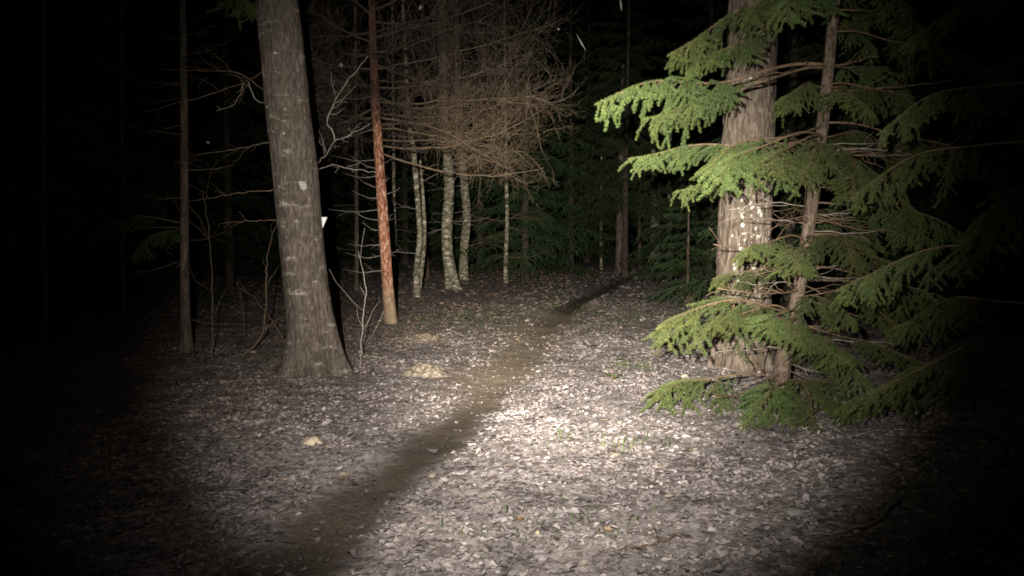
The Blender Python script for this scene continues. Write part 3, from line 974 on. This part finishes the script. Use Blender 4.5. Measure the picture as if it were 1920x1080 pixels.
DB = [  # trunk v, tip (u, v, dY), arch, sections, start
    (272, (1012, 208, -1.2), -0.05, 26, 0.35), (262, (930, 262, -1.4), 0.04, 26, 0.45), (240, (985, 285, -1.0), 0.05, 28, 0.5), (235, (940, 310, -1.6), 0.10, 26, 0.5),
    (210, (1040, 150, -0.8), -0.06, 34, 0.3), (190, (1005, 180, -1.5), 0.0, 40, 0.3), (180, (880, 200, -1.6), 0.0, 36, 0.25), (165, (960, 110, -0.9), 0.0, 38, 0.25),
    (150, (860, 130, -1.7), 0.0, 34, 0.2), (130, (1020, 50, -0.7), 0.0, 36, 0.25), (100, (900, 40, -1.4), 0.0, 36, 0.2), (70, (980, -30, -0.8), 0.0, 34, 0.2),
    (60, (830, 20, -1.7), 0.0, 30, 0.2), (20, (900, -90, -1.2), 0.0, 30, 0.2), (-30, (990, -160, -0.8), 0.0, 26, 0.2), (220, (1020, 250, 0.6), 0.02, 26, 0.4),
    (120, (930, 160, 0.8), 0.0, 34, 0.3), (40, (950, 60, 1.0), 0.0, 34, 0.3), (235, (890, 225, 0.4), 0.04, 20, 0.3),
    (180, (595, 190, -0.5), 0.0, 30, 0.2), (130, (585, 110, -0.8), 0.0, 30, 0.2), (80, (600, 30, -0.6), 0.0, 28, 0.2), (220, (610, 215, 0.4), 0.0, 26, 0.3), (30, (620, -40, -0.8), 0.0, 26, 0.2),
    (200, (770, 230, -1.5), 0.0, 26, 0.2), (100, (740, 90, -1.6), 0.0, 26, 0.2), (10, (700, -60, -1.6), 0.0, 24, 0.2), (150, (650, 160, -1.5), 0.0, 26, 0.2),
    (285, (1020, 315, -1.0), -0.04, 8, 0.7), (200, (560, 250, 0.8), 0.0, 28, 0.2), (160, (545, 140, 1.0), 0.0, 28, 0.2), (60, (560, 60, 0.8), 0.0, 28, 0.2), (240, (620, 260, -0.4), 0.0, 20, 0.3),
]
for i, (v0, (u, v, dY), arch, ns, st) in enumerate(DB):
    dead_bough(pine, pp_at(v0), at(u, v, YP + dY), 300 + i, arch - 0.03, int(ns * 0.6), 7, 0.019, 0.30 if st < 0.5 else 0.22, st * 0.75, 0.0, M['twig_dead'] if v > 175 and u > 850 else M['twig_dim'])
# dead stubs along the pine trunk
for k, v in enumerate([300, 318, 330, 352, 372, 392, 414, 432, 455, 480, 505, 340, 415, 300, 360, 470]):
    p0 = pp_at(v); left = k < 11
    l = rb.uniform(0.35, 1.0) if left else rb.uniform(0.1, 0.3)
    q = p0 + Vector(((-1 if left else 1) * l, rb.uniform(-0.5, 0.2), rb.uniform(-0.02, 0.22)))
    world_branch('dead_stub', pine, [p0, (p0 + q) / 2 + Vector((0, 0, -0.05)), q], 0.0075, 0.002, M['twig_grey'], 2, 0.3, 1, 700 + k, 8, 0.6)

# ------------------------------------------------------------------ branches on the left trunk
for k, (pts, m, sub) in enumerate([
    ([(500, 130, 8.9), (465, 150, 8.6), (430, 165, 8.4), (345, 190, 8.2), (255, 212, 8.0)], 'twig_brown', 7),
    ([(505, 180, 8.9), (470, 150, 8.6), (440, 135, 8.5), (360, 132, 8.3), (290, 130, 8.2)], 'twig_brown', 6),
    ([(500, 195, 8.9), (478, 185, 8.7), (462, 150, 8.6), (440, 195, 8.5), (405, 208, 8.4)], 'twig_grey', 5),
    ([(596, 306, 8.9), (615, 285, 8.7), (628, 266, 8.6), (660, 250, 8.5), (694, 232, 8.4)], 'twig_grey', 7),
    ([(628, 266, 8.6), (620, 240, 8.6), (612, 230, 8.6), (640, 170, 8.5), (690, 105, 8.4)], 'twig_grey', 5),
    ([(597, 318, 8.9), (625, 309, 8.7), (665, 318, 8.6), (705, 323, 8.5)], 'twig_grey', 4),
    ([(520, 262, 8.9), (440, 280, 8.7), (360, 292, 8.5)], 'twig_brown', 4),
    ([(515, 355, 9.0), (430, 365, 8.9), (350, 380, 8.8)], 'twig_brown', 4),
    ([(530, 412, 9.0), (460, 415, 8.9), (410, 420, 8.8)], 'twig_brown', 4),
]):
    world_branch('bare_branch', oakL, [at(*p) for p in pts], 0.008, 0.0022, M[m], sub, 0.32, 2, 40 + k, 18, 0.8)
BV['tuft'] = bough_meshes(0.8, 6, arch=0.05, bare=0.1, hang=0.9, sec=0.45, per_m=700)
# green spruce spray hanging in from above, left of the trunk
gq = gnd(395, 690); 
sp3 = thing('spruce_tree', (gq.x - 0.3, gq.y + 1.0, H(gq.x - 0.3, gq.y + 1.0)), 'thin dim spruce behind the left trunk, its green sprays hanging at the top', 'tree')
p3 = px_path([(350, 660, 20), (347, 560, 16), (346, 400, 14), (345, 200, 13), (342, 0, 12), (338, -300, 9), (336, -600, 5)], sp3.location.y)
sp3.location = (p3[0][0], p3[0][1], H(p3[0][0], p3[0][1]))
me, _ = trunk_mesh('trunk', p3, 28, 160, M['bark_dark'], 0.006, 5, 3, 0.3, 5, 5, sp3.location)
link('trunk', me, sp3)
for (v0, u, v, Y, kd) in [(-110, 485, 25, 8.4, 'longb'), (-160, 440, -20, 8.6, 'longb'), (-140, 280, -60, 9.0, 'midb'),
                           (430, 250, 480, 8.9, 'mid'), (420, 160, 450, 9.6, 'midb'), (-260, 340, -190, 8.6, 'mid'), (-260, 500, -190, 9.0, 'midb')]:
    a = p3; vv = np.array([660, 560, 400, 200, 0, -300, -600.0]); uu = np.array([350, 347, 346, 345, 342, 338, 336.0])
    place_bough(sp3, kd, at(float(np.interp(-v0, -vv, uu)), v0, p3[0][1]), at(u, v, Y))
for k in range(26):
    v0 = rb.uniform(0, 600); p0 = at(345, v0, p3[0][1])
    q = p0 + Vector((rb.uniform(-1.0, 1.0), rb.uniform(-0.9, 0.2), rb.uniform(-0.15, 0.2)))
    world_branch('dead_twig', sp3, [p0, (p0 + q) / 2 + Vector((0, 0, -0.03)), q], 0.006, 0.002, M['twig_brown'], 4, 0.35, 1, 800 + k, 8, 0.7)

# white marker plate nailed to the far right flank of the left trunk
pc = at(600, 420, YL + 0.06)
pl = link('marker_plate', None)
me = bpy.data.meshes.new('marker_plate')
W_, Hh, Th = 0.13, 0.072, 0.003
prof = [(-W_, Hh), (W_ * 0.62, Hh), (W_ * 0.12, -Hh), (-W_, -Hh)]
V = [(x, -Th, z) for x, z in prof] + [(x, Th, z) for x, z in prof]
me.from_pydata(V, [], [(0, 3, 2, 1), (4, 5, 6, 7), (0, 1, 5, 4), (1, 2, 6, 5), (2, 3, 7, 6), (3, 0, 4, 7)])
me.materials.append(M['plate'])
bpy.data.objects.remove(pl)
pl = link('marker_plate', me, None, pc, (0, 0, R(-6)))
tag(pl, 'small white marker plate sticking out behind the left trunk', 'marker')

# ------------------------------------------------------------------ birches and other trunks behind


def far_tree(name, label, pts, mat, group=None, segs=28, rings=160, bark=0.008, flare=0.3, Y=None, seed=0, twigs=0, tcol='twig_brown', tv=(200, 480), extra=()):
    g = gnd(pts[0][0], pts[0][1]) if Y is None else Vector((at(pts[0][0], pts[0][1], Y).x, Y, H(at(pts[0][0], pts[0][1], Y).x, Y)))
    t = thing(name, g, label, 'tree', group)
    p = px_path(pts, g.y)
    p[0][2] = g.z - 0.15
    me, _ = trunk_mesh('trunk', p, segs, rings, M[mat], bark, 5, 3, flare, 5, seed, g)
    link('trunk', me, t)
    for pe in extra:
        q = px_path(pe, g.y + 0.15); q[0][2] = H(q[0][0], q[0][1]) - 0.1
        me, _ = trunk_mesh('stem', q, 20, 120, M[mat], bark * 0.7, 5, 3, 0.2, 5, seed + 1, g)
        link('stem', me, t)
    a = np.array(pts, float)
    for k in range(twigs):
        v0 = rb.uniform(*tv)
        u0 = float(np.interp(-v0, -a[:, 1], a[:, 0]))
        p0 = at(u0, v0, g.y)
        q = p0 + Vector((rb.choice([-1, 1]) * rb.uniform(0.4, 1.4), rb.uniform(-0.9, 0.4), rb.uniform(-0.25, 0.35)))
        world_branch('bare_branch', t, [p0, (p0 + q) / 2 + Vector((0, 0, rb.uniform(-0.08, 0.08))), q], 0.010, 0.003, M[tcol], 5, 0.35, 1, seed * 31 + k, 8, 0.7)
    return t


G = 'birches standing behind the red pine'
far_tree('birch_tree', 'thin split-stemmed birch just right of the red pine', [(781, 557, 13), (782, 500, 11), (787, 440, 10), (782, 360, 10), (776, 290, 10), (769, 240, 9), (760, 100, 6), (750, -100, 5)], 'bark_birch', G, seed=1, twigs=8, tcol='twig_grey',
         extra=[[(783, 550, 8), (796, 450, 7), (793, 370, 6), (788, 300, 4)]])
far_tree('birch_tree', 'thickest mossy birch with a swept base, middle of the birch group', [(853, 543, 30), (846, 515, 23), (839, 470, 20), (838, 420, 20), (842, 350, 19), (838, 290, 18), (833, 230, 17), (830, 100, 15), (828, -150, 10)], 'bark_birch', G, seed=2, twigs=8, tcol='twig_grey')
far_tree('birch_tree', 'mottled birch directly right of the thickest birch', [(869, 525, 17), (870, 470, 16), (875, 410, 16), (871, 350, 15), (866, 300, 14), (860, 200, 12), (855, -50, 9)], 'bark_birch', G, seed=3, twigs=7, tcol='twig_grey')
far_tree('young_tree', 'very thin straight pale trunk before the dark green spruce', [(948, 531, 9), (949, 470, 8), (951, 400, 7), (949, 320, 7), (948, 200, 6), (946, 0, 4)], 'bark_birch', seed=4, twigs=12, tcol='twig_brown', tv=(320, 520))
far_tree('dead_trunk', 'short reddish dead stem leaning behind the split birch', [(803, 520, 8), (797, 450, 7), (794, 400, 6), (792, 360, 5)], 'bark_brown', seed=5, twigs=2, tv=(380, 500))
far_tree('birch_tree', 'faint far birch seen close beside the red pine trunk', [(741, 520, 8), (741, 470, 7), (739, 400, 7), (738, 250, 6), (736, 0, 5)], 'bark_birch', G, seed=6, twigs=3)
GT = 'distant trunks at the end of the path'
far_tree('far_trunk', 'broadest distant trunk at the end of the path', [(1163, 478, 18), (1163, 430, 16), (1165, 360, 16), (1166, 280, 14), (1168, 120, 6)], 'bark_dark', GT, Y=30, seed=7, twigs=8, tv=(280, 400))
far_tree('far_trunk', 'distant mottled trunk, left of the pair behind the young spruce', [(1226, 475, 15), (1227, 420, 14), (1226, 360, 13), (1225, 280, 11), (1224, 150, 5)], 'bark_birch', GT, Y=29, seed=8, twigs=6, tv=(250, 420))
far_tree('far_trunk', 'distant pale trunk, right of the pair behind the young spruce', [(1255, 470, 11), (1255, 410, 10), (1257, 330, 8), (1258, 200, 4)], 'bark_birch', GT, Y=31, seed=9, twigs=4, tv=(250, 420))
far_tree('far_trunk', 'hair-thin distant trunk left of the broadest one', [(1128, 470, 6), (1127, 430, 5), (1128, 360, 5), (1128, 290, 3)], 'bark_birch', GT, Y=33, seed=10)
far_tree('far_trunk', 'thin distant trunk between the broadest trunk and the pair', [(1200, 478, 7), (1199, 430, 7), (1199, 350, 6), (1198, 280, 3)], 'bark_brown', GT, Y=33, seed=11)
far_tree('dim_trunk', 'barely lit trunk at the far left edge', [(86, 665, 13), (84, 560, 11), (82, 400, 10), (80, 0, 8)], 'bark_brown', seed=12, twigs=6)
far_tree('dim_trunk', 'dim trunk in the dark gap between left trunk and pine', [(668, 545, 9), (669, 450, 8), (668, 300, 7), (666, 0, 6)], 'bark_dark', seed=13, twigs=5)
far_tree('dim_trunk', 'dim slender trunk left of the thin spruce', [(232, 600, 9), (230, 500, 8), (229, 300, 7), (226, 0, 6)], 'bark_dark', seed=14, twigs=5)

# ------------------------------------------------------------------ background spruces with full crowns


def crown_mesh(seed, Ht, rad, z0, nb, coarse=1.0):
    rng = np.random.default_rng(seed)
    protos = []
    for k in range(3):
        wood, S0, S1, r2 = bough_data(1.5, seed * 10 + k, arch=0.06, bare=0.04, hang=0.22, step=0.085, sec=0.38, shoot=0.13, sstep=0.09)
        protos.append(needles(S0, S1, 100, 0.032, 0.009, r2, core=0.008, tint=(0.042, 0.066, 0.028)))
    VV, TT, CC = [], [], []; o = 0
    for i in range(nb):
        f = (i + 0.5) / nb
        z = z0 + (Ht - z0) * f
        l = (rad * (1 - f) ** 0.8 + 0.15) * rng.uniform(0.75, 1.15)
        a = i * 2.399 + rng.uniform(-0.3, 0.3)
        V, T, C = protos[i % 3]
        s = l / 1.5
        X = np.array([math.cos(a), math.sin(a), -0.22 + 0.35 * f]); X /= np.linalg.norm(X)
        Z = np.array([0, 0, 1.]) - X * X[2]; Z /= np.linalg.norm(Z); Yv = np.cross(Z, X)
        Rm = np.stack([X, Yv, Z], 0)
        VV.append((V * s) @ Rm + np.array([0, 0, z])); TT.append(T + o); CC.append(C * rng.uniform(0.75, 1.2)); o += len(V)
    return make_mesh('crown', np.concatenate(VV), np.concatenate(TT), None, np.concatenate(CC), False, [M['needle']])


CROWNS = [crown_mesh(1, 12, 2.4, 0.7, 84), crown_mesh(2, 11, 2.2, 2.2, 96), crown_mesh(3, 3.0, 1.15, 0.15, 36)]
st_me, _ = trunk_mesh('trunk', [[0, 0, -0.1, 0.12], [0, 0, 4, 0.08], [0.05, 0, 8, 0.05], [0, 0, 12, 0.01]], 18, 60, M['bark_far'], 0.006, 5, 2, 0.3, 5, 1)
st_sm, _ = trunk_mesh('trunk', [[0, 0, -0.1, 0.035], [0, 0, 1.5, 0.025], [0, 0, 3.05, 0.005]], 12, 24, M['bark_brown'], 0.002, 5, 2, 0.2, 5, 1)
BGS = [  # u, depth, crown, scale, label
    (985, 24.5, 0, 1.0, 'dark green spruce filling the gap behind the thin pale trunk'),
    (900, 29, 0, 1.1, 'dark spruce far behind the birches'),
    (1070, 31, 0, 1.1, 'black-green spruce left of the far end of the path'),
    (1172, 27, 1, 1.05, 'dim spruce boughs above the broadest distant trunk'),
    (1290, 17.5, 2, 0.95, 'young bushy spruce low on the right side of the path'),
    (1330, 24, 0, 1.0, 'tall dark spruce behind the right trunk'),
    (1100, 40, 0, 1.3, 'farthest spruce closing off the view past the path'),
    (1480, 15, 0, 0.9, 'dark spruce behind the slender bright one'),
    (1680, 12, 0, 0.8, 'unlit spruce behind the right-hand boughs'),
    (1830, 15, 1, 1.0, 'unlit spruce deep in the dark at upper right'),
    (620, 24, 0, 1.0, 'dim spruce seen behind the gap beside the left trunk'),
    (760, 32, 0, 1.1, 'dark spruce far behind the red pine'),
    (180, 15, 0, 0.9, 'nearly black spruce in the dark at the left'),
    (20, 11, 1, 0.9, 'nearly black spruce at the left edge'),
    (430, 20, 0, 1.0, 'dim spruce in the dark behind the left trunk'),
    (1235, 27, 2, 1.1, 'small dark young spruce before the distant trunk pair'),
]
for i, (u, Y, c, s, lab) in enumerate(BGS):
    p = at(u, 480, Y); z = H(p.x, p.y)
    t = thing('spruce_tree', (p.x, p.y, z), lab, 'tree', 'dark spruces in the background')
    t.rotation_euler[2] = i * 1.9; t.scale = (s, s, s)
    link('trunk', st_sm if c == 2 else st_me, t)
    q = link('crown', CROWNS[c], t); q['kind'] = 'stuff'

# ------------------------------------------------------------------ saplings


def sapling(name, label, pts, r0, mat, sub, seed, depth=2, subl=0.35):
    Y = gnd(*pts[0]).y
    g = gnd(*pts[0])
    t = thing(name, g, label, 'sapling')
    P = [at(u, v, Y + 0.02 * k) for k, (u, v) in enumerate(pts)]
    P[0] = g - Vector((0, 0, 0.05))
    world_branch('stem', t, P, r0, 0.003, M[mat], sub, subl, depth, seed, 26, 0.65)
    return t


sapling('bare_sapling', 'thin forked bare sapling between left trunk and red pine', [(676, 688), (678, 640), (682, 590), (687, 545), (680, 510), (672, 470)], 0.008, 'twig_grey', 6, 5, 1)
sapling('bent_sapling', 'pale S-curved sapling bending up beside the left trunk', [(440, 668), (470, 655), (492, 625), (499, 575), (499, 520), (505, 460), (521, 418)], 0.014, 'twig_brown', 4, 6, 1)
sapling('bare_sapling', 'thin dim upright sapling in the dark left of the bent one', [(398, 675), (399, 600), (397, 500), (390, 420), (380, 360)], 0.008, 'twig_brown', 5, 7)
sapling('bare_sapling', 'tiny leafless seedling at the foot of the right trunk', [(1304, 612), (1303, 590), (1297, 570), (1292, 550)], 0.005, 'twig_brown', 8, 8, 2, 0.6)
sapling('bare_sapling', 'short leaning twiggy sapling left of the left trunk', [(461, 640), (458, 610), (455, 580), (450, 545)], 0.007, 'twig_brown', 4, 9)
sapling('bare_sapling', 'thin bare stem leaning against the left trunk base', [(545, 655), (520, 615), (490, 575), (452, 535)], 0.008, 'twig_brown', 4, 12)

# ------------------------------------------------------------------ ground details


def lump(name, loc, size, mat, seed, amp=0.3, n=24, label='', cat='stone', grp=None, flat=0.6, fq=2.0):
    th = np.linspace(0, 2 * math.pi, n, endpoint=False); ph = np.linspace(0, math.pi, n // 2 + 1)
    PH, TH = np.meshgrid(ph, th, indexing='ij')
    D = np.stack([np.sin(PH) * np.cos(TH), np.sin(PH) * np.sin(TH), np.cos(PH)], -1)
    r = 1 + amp * (noise3(D[..., 0] * fq + seed * 3.1, D[..., 1] * fq, D[..., 2] * fq) - 0.5) * 2 + amp * 0.5 * (noise3(D[..., 0] * fq * 3 + seed, D[..., 1] * fq * 3, D[..., 2] * fq * 3) - 0.5)
    V = (D * r[..., None] * np.array(size)).reshape(-1, 3)
    a, b_ = PH.shape
    i = np.arange(a - 1)[:, None] * b_ + np.arange(b_)[None]; j = np.arange(a - 1)[:, None] * b_ + (np.arange(b_)[None] + 1) % b_
    Q = np.stack([i, i + b_, j + b_, j], -1).reshape(-1, 4)
    o = link(name, make_mesh(name, V, None, Q, smooth=True, mats=[mat]), None, loc)
    tag(o, label, cat, grp)
    return o


def stone(u, v, w_, mat, seed, label, flat=0.6):
    g = gnd(u, v); s = w_ / 2 * g.y / F
    lump('stone', g + Vector((0, 0, s * 0.08)), (s, s * 0.8, s * flat), mat, seed, 0.22, 24, label, 'stone', 'stones on the forest floor')


def stick(pts, r, seed, label, mat='twig_brown', sub=2):
    P = [gnd(u, v) + Vector((0, 0, 0.02 + dz)) for u, v, dz in pts]
    t = thing('fallen_stick', P[0], label, 'stick', 'fallen sticks on the forest floor')
    world_branch('stem', t, P, r, r * 0.5, M[mat], sub, 0.25, 1, seed, 14, 0.6)


stone(585, 832, 38, M['stone'], 1, 'smooth tan stone lying left of the track')
stone(62, 858, 30, M['stone_grey'], 2, 'dim grey stone in the dark at the far left')
stone(1284, 707, 15, M['stone'], 3, 'small pale stone by the foot of the right trunk')
stone(1010, 1000, 16, M['stone'], 4, 'small orange-tan stone at the bottom, right of the track')
stone(988, 602, 10, M['stone'], 5, 'small white stone on the track near the far mound')
stone(1605, 788, 26, M['stone_grey'], 6, 'grey stone on the dark bank right of the spruce foot')
stone(1630, 770, 16, M['stone_grey'], 7, 'small grey stone behind the bank stone at right')
stone(1155, 856, 26, M['stone'], 9, 'half-buried pinkish stone right of the track, mid-foreground', 0.45)
stone(1490, 960, 46, M['stone_grey'], 10, 'flat grey stone in the lower right foreground', 0.3)
for k, (u, v, wd, lab) in enumerate([(1565, 790, 16, 'small grey stone left of the bank stone at right'), (1575, 965, 20, 'small flat stone right of the flat grey one at lower right'),
                                     (1420, 890, 14, 'small stone just below the lowest spruce bough'), (735, 985, 10, 'tiny pale stone on the right lip of the rut'), (770, 955, 9, 'tiny stone in the leaves above the pale one by the rut')]):
    stone(u, v, wd, M['stone_grey'], 20 + k, lab, 0.45)
stick([(1700, 900, 0.03), (1640, 880, 0.02), (1580, 875, 0.0)], 0.006, 11, 'thin branched twig below the dark bank at right', 'twig_brown', 4)
stick([(1560, 770, 0.03), (1500, 790, 0.02), (1450, 800, 0.0)], 0.007, 12, 'twig lying at the foot of the slender spruce', 'twig_brown', 4)
stick([(900, 930, 0.0), (930, 915, 0.01), (970, 912, 0.0)], 0.003, 13, 'small dark twig right of the rut in the foreground', 'twig_brown', 2)
stick([(1090, 770, 0.0), (1120, 782, 0.01), (1160, 780, 0.0)], 0.003, 14, 'small dark twig in the brightest leaves', 'twig_brown', 2)
stone(1330, 668, 22, M['stone_grey'], 11, 'grey stone under the lowest bright spruce bough')


def mound(u, v, w_, hgt, seed, label):
    g = gnd(u, v); s = w_ / 2 * g.y / F
    n = 90
    r = np.linspace(0, 1, 40)[:, None]; th = np.linspace(0, 2 * math.pi, n, endpoint=False)[None]
    x = s * r * np.cos(th); y = s * 0.8 * r * np.sin(th)
    edge = 1 + 0.35 * (noise3(np.cos(th) * 1.5 + seed, np.sin(th) * 1.5, 0.5) - 0.5)
    x = x * edge; y = y * edge
    z = hgt * (np.cos(r ** 1.5 * math.pi) * 0.5 + 0.5) * (0.35 + 1.1 * fbm2(x * 7 + seed, y * 7, 2)) + 0.07 * (fbm2(x * 24 + seed, y * 24, 3) - 0.45) * np.clip(1.3 - r, 0, 1)
    gx, gy = g.x + x, g.y + y
    z = height(gx, gy) - g.z + z - 0.012 * r ** 6
    V = np.stack(np.broadcast_arrays(x, y, z), -1).reshape(-1, 3)
    i = np.arange(39)[:, None] * n + np.arange(n)[None]; j = np.arange(39)[:, None] * n + (np.arange(n)[None] + 1) % n
    Q = np.stack([i, i + n, j + n, j], -1).reshape(-1, 4)
    o = link('soil_mound', make_mesh('soil_mound', V, None, Q, smooth=True, mats=[M['mound']]), None, g)
    tag(o, label, 'soil mound', 'crumbly soil mounds by the track')


mound(800, 700, 104, 0.085, 1, 'crumbly tan soil mound left of the track, the nearer one')
mound(798, 636, 100, 0.05, 2, 'low brown soil mound behind the nearer tan one')


def grass_patch(name, spots, label, hh, seed, cat='grass', kind='stuff', col=(0.075, 0.12, 0.035)):
    rng = np.random.default_rng(seed)
    VV, TT, CC = [], [], []
    o = 0
    for (u, v, rx, ry, n) in spots:
        g = gnd(u, v)
        x = g.x + rng.normal(0, rx, n); y = g.y + rng.normal(0, ry, n); z = height(x, y)
        d = np.abs(track_dist(x, y)); k = d > 0.2
        x, y, z = x[k], y[k], z[k]; n = len(x)
        a = rng.uniform(0, 6.28, n); h = hh * rng.lognormal(0, 0.4, n)
        dx, dy = np.cos(a), np.sin(a); wd = rng.uniform(0.002, 0.005, n)
        ln = rng.uniform(0.2, 0.9, n) * h
        p = np.stack([x, y, z], -1)
        sd = np.stack([-dy * wd, dx * wd, 0 * wd], -1)
        mid = p + np.stack([dx * ln * 0.35, dy * ln * 0.35, h * 0.65], -1); tip = p + np.stack([dx * ln, dy * ln, h], -1)
        V = np.stack([p - sd, p + sd, mid + sd * 0.8, mid - sd * 0.8, tip], 1)
        T = np.array([[0, 1, 2], [0, 2, 3], [3, 2, 4]])[None] + (np.arange(n) * 5)[:, None, None] + o
        c = np.array(col) * rng.uniform(0.6, 1.5, (n, 1)) * np.array([1, 1, 1.])
        yl = rng.uniform(0, 1, (n, 1)) < 0.3
        c = np.where(yl, c * np.array([2.2, 1.5, 1.6]), c)
        VV.append(V.reshape(-1, 3)); TT.append(T.reshape(-1, 3)); CC.append(np.repeat(c, 5, 0)); o += n * 5
    ob = link(name, make_mesh(name, np.concatenate(VV), np.concatenate(TT), None, np.concatenate(CC), False, [M['grass']]))
    tag(ob, label, cat, kind=kind)


grass_patch('grass', [(905, 596, 0.8, 1.2, 650), (980, 575, 0.8, 1.2, 350), (860, 600, 0.5, 0.6, 200), (1040, 560, 0.6, 1.0, 250)], 'thin green grass by the track, left side far back', 0.04, 1)
grass_patch('grass', [(1150, 580, 1.0, 1.6, 900), (1200, 600, 0.7, 0.9, 250)], 'thin green grass right of the track, far back', 0.04, 2)
grass_patch('grass', [(1185, 690, 0.25, 0.3, 160), (1130, 830, 0.3, 0.15, 120), (1020, 990, 0.3, 0.15, 80), (520, 670, 0.3, 0.2, 200)], 'sparse grass blades poking through the leaves', 0.035, 3)


def herb(u, v, seed, label):
    rng = np.random.default_rng(seed); g = gnd(u, v)
    t = thing('herb', g, label, 'plant')
    tb = Tubes(); V = []; T = []; C = []
    for k in range(9):
        a = rng.uniform(0, 6.28); l = rng.uniform(0.05, 0.11); h = rng.uniform(0.05, 0.10)
        e = np.array([math.cos(a) * l, math.sin(a) * l, h])
        tb.add(smooth_path([[0, 0, -0.01], list(e * np.array([0.4, 0.4, 0.8])), list(e)], 5), 0.0015, 3)
        s = rng.uniform(0.03, 0.045)
        X = np.array([math.cos(a), math.sin(a), -0.2]); Yv = np.array([-math.sin(a), math.cos(a), 0])
        vs = [e - X * s * 0.3, e - X * 0.1 * s + Yv * s * 0.5, e + X * s * 0.5 + Yv * s * 0.45, e + X * s * 0.9, e + X * s * 0.5 - Yv * s * 0.45, e - X * 0.1 * s - Yv * s * 0.5]
        me = make_mesh('leaf', vs, [[0, 1, 2], [0, 2, 3], [0, 3, 4], [0, 4, 5]], None, np.tile(np.array([0.13, 0.20, 0.055]) * rng.uniform(0.8, 1.2), (6, 1)), False, [M['grass']])
        link('leaf', me, t)
    link('stem', tb.mesh('stem', M['twig_brown']), t)


herb(1152, 715, 1, 'small bright green herb among the leaves right of the track')
herb(1172, 684, 2, 'fainter small green herb just behind the bright one')


stick([(1683, 980, 0.10), (1640, 1003, 0.05), (1575, 1012, 0.02), (1510, 1010, 0.0)], 0.012, 1, 'long pale stick at the lower right, its tip raised', 'twig_grey', 1)
stick([(1800, 770, 0.06), (1720, 800, 0.03), (1600, 822, 0.0)], 0.010, 2, 'thin stick lying across the dark bank at right', 'twig_grey')
stick([(1380, 825, 0.02), (1400, 850, 0.01), (1425, 862, 0.0)], 0.008, 3, 'short pale stick under the low spruce bough', 'twig_grey', 0)
stick([(672, 672, 0.01), (700, 673, 0.01), (726, 674, 0.0)], 0.007, 4, 'short stick lying beside the thin forked sapling', 'twig_grey', 1)
stick([(1240, 668, 0.01), (1290, 655, 0.01), (1330, 665, 0.0)], 0.008, 5, 'stick pointing at the right trunk base', 'twig_brown')
stick([(1280, 1010, 0.01), (1230, 1030, 0.01), (1150, 1040, 0.0)], 0.005, 6, 'thin twig in the leaves at the bottom centre', 'twig_brown')
for k, (u, v, a, b_, Y, lab) in enumerate([
    (1164, 8, 1.8, 11, 7.5, 'longest pale flake falling at the top centre'), (1090, 80, 1.1, 14, 8.0, 'slanting faint flake falling right of the dead crown'),
    (788, 14, 3.5, 4.5, 8.2, 'bright flake drifting at the top above the birches'), (640, 122, 5, 3.5, 8.6, 'blurry flake drifting before the left side of the dead crown'),
    (1881, 294, 5, 3, 5.5, 'small flake drifting in the dark at the right edge'), (1047, 55, 2, 2, 8.5, 'tiny flake drifting right of the dead crown top'),
    (390, 267, 2.5, 2.5, 6.5, 'tiny flake drifting in the dark left of the left trunk')]):
    r_ = Y / F
    o = lump('snow_flake', at(u, v, Y), (a * r_, min(a, b_) * r_ * 0.7, b_ * r_), M['flake'], 40 + k, 0.5, 12, lab, 'snow flake', 'flakes drifting in the air')
    o.rotation_euler = (0, R([-8, -30, 20, 40, 10, 0, 0][k]), 0)
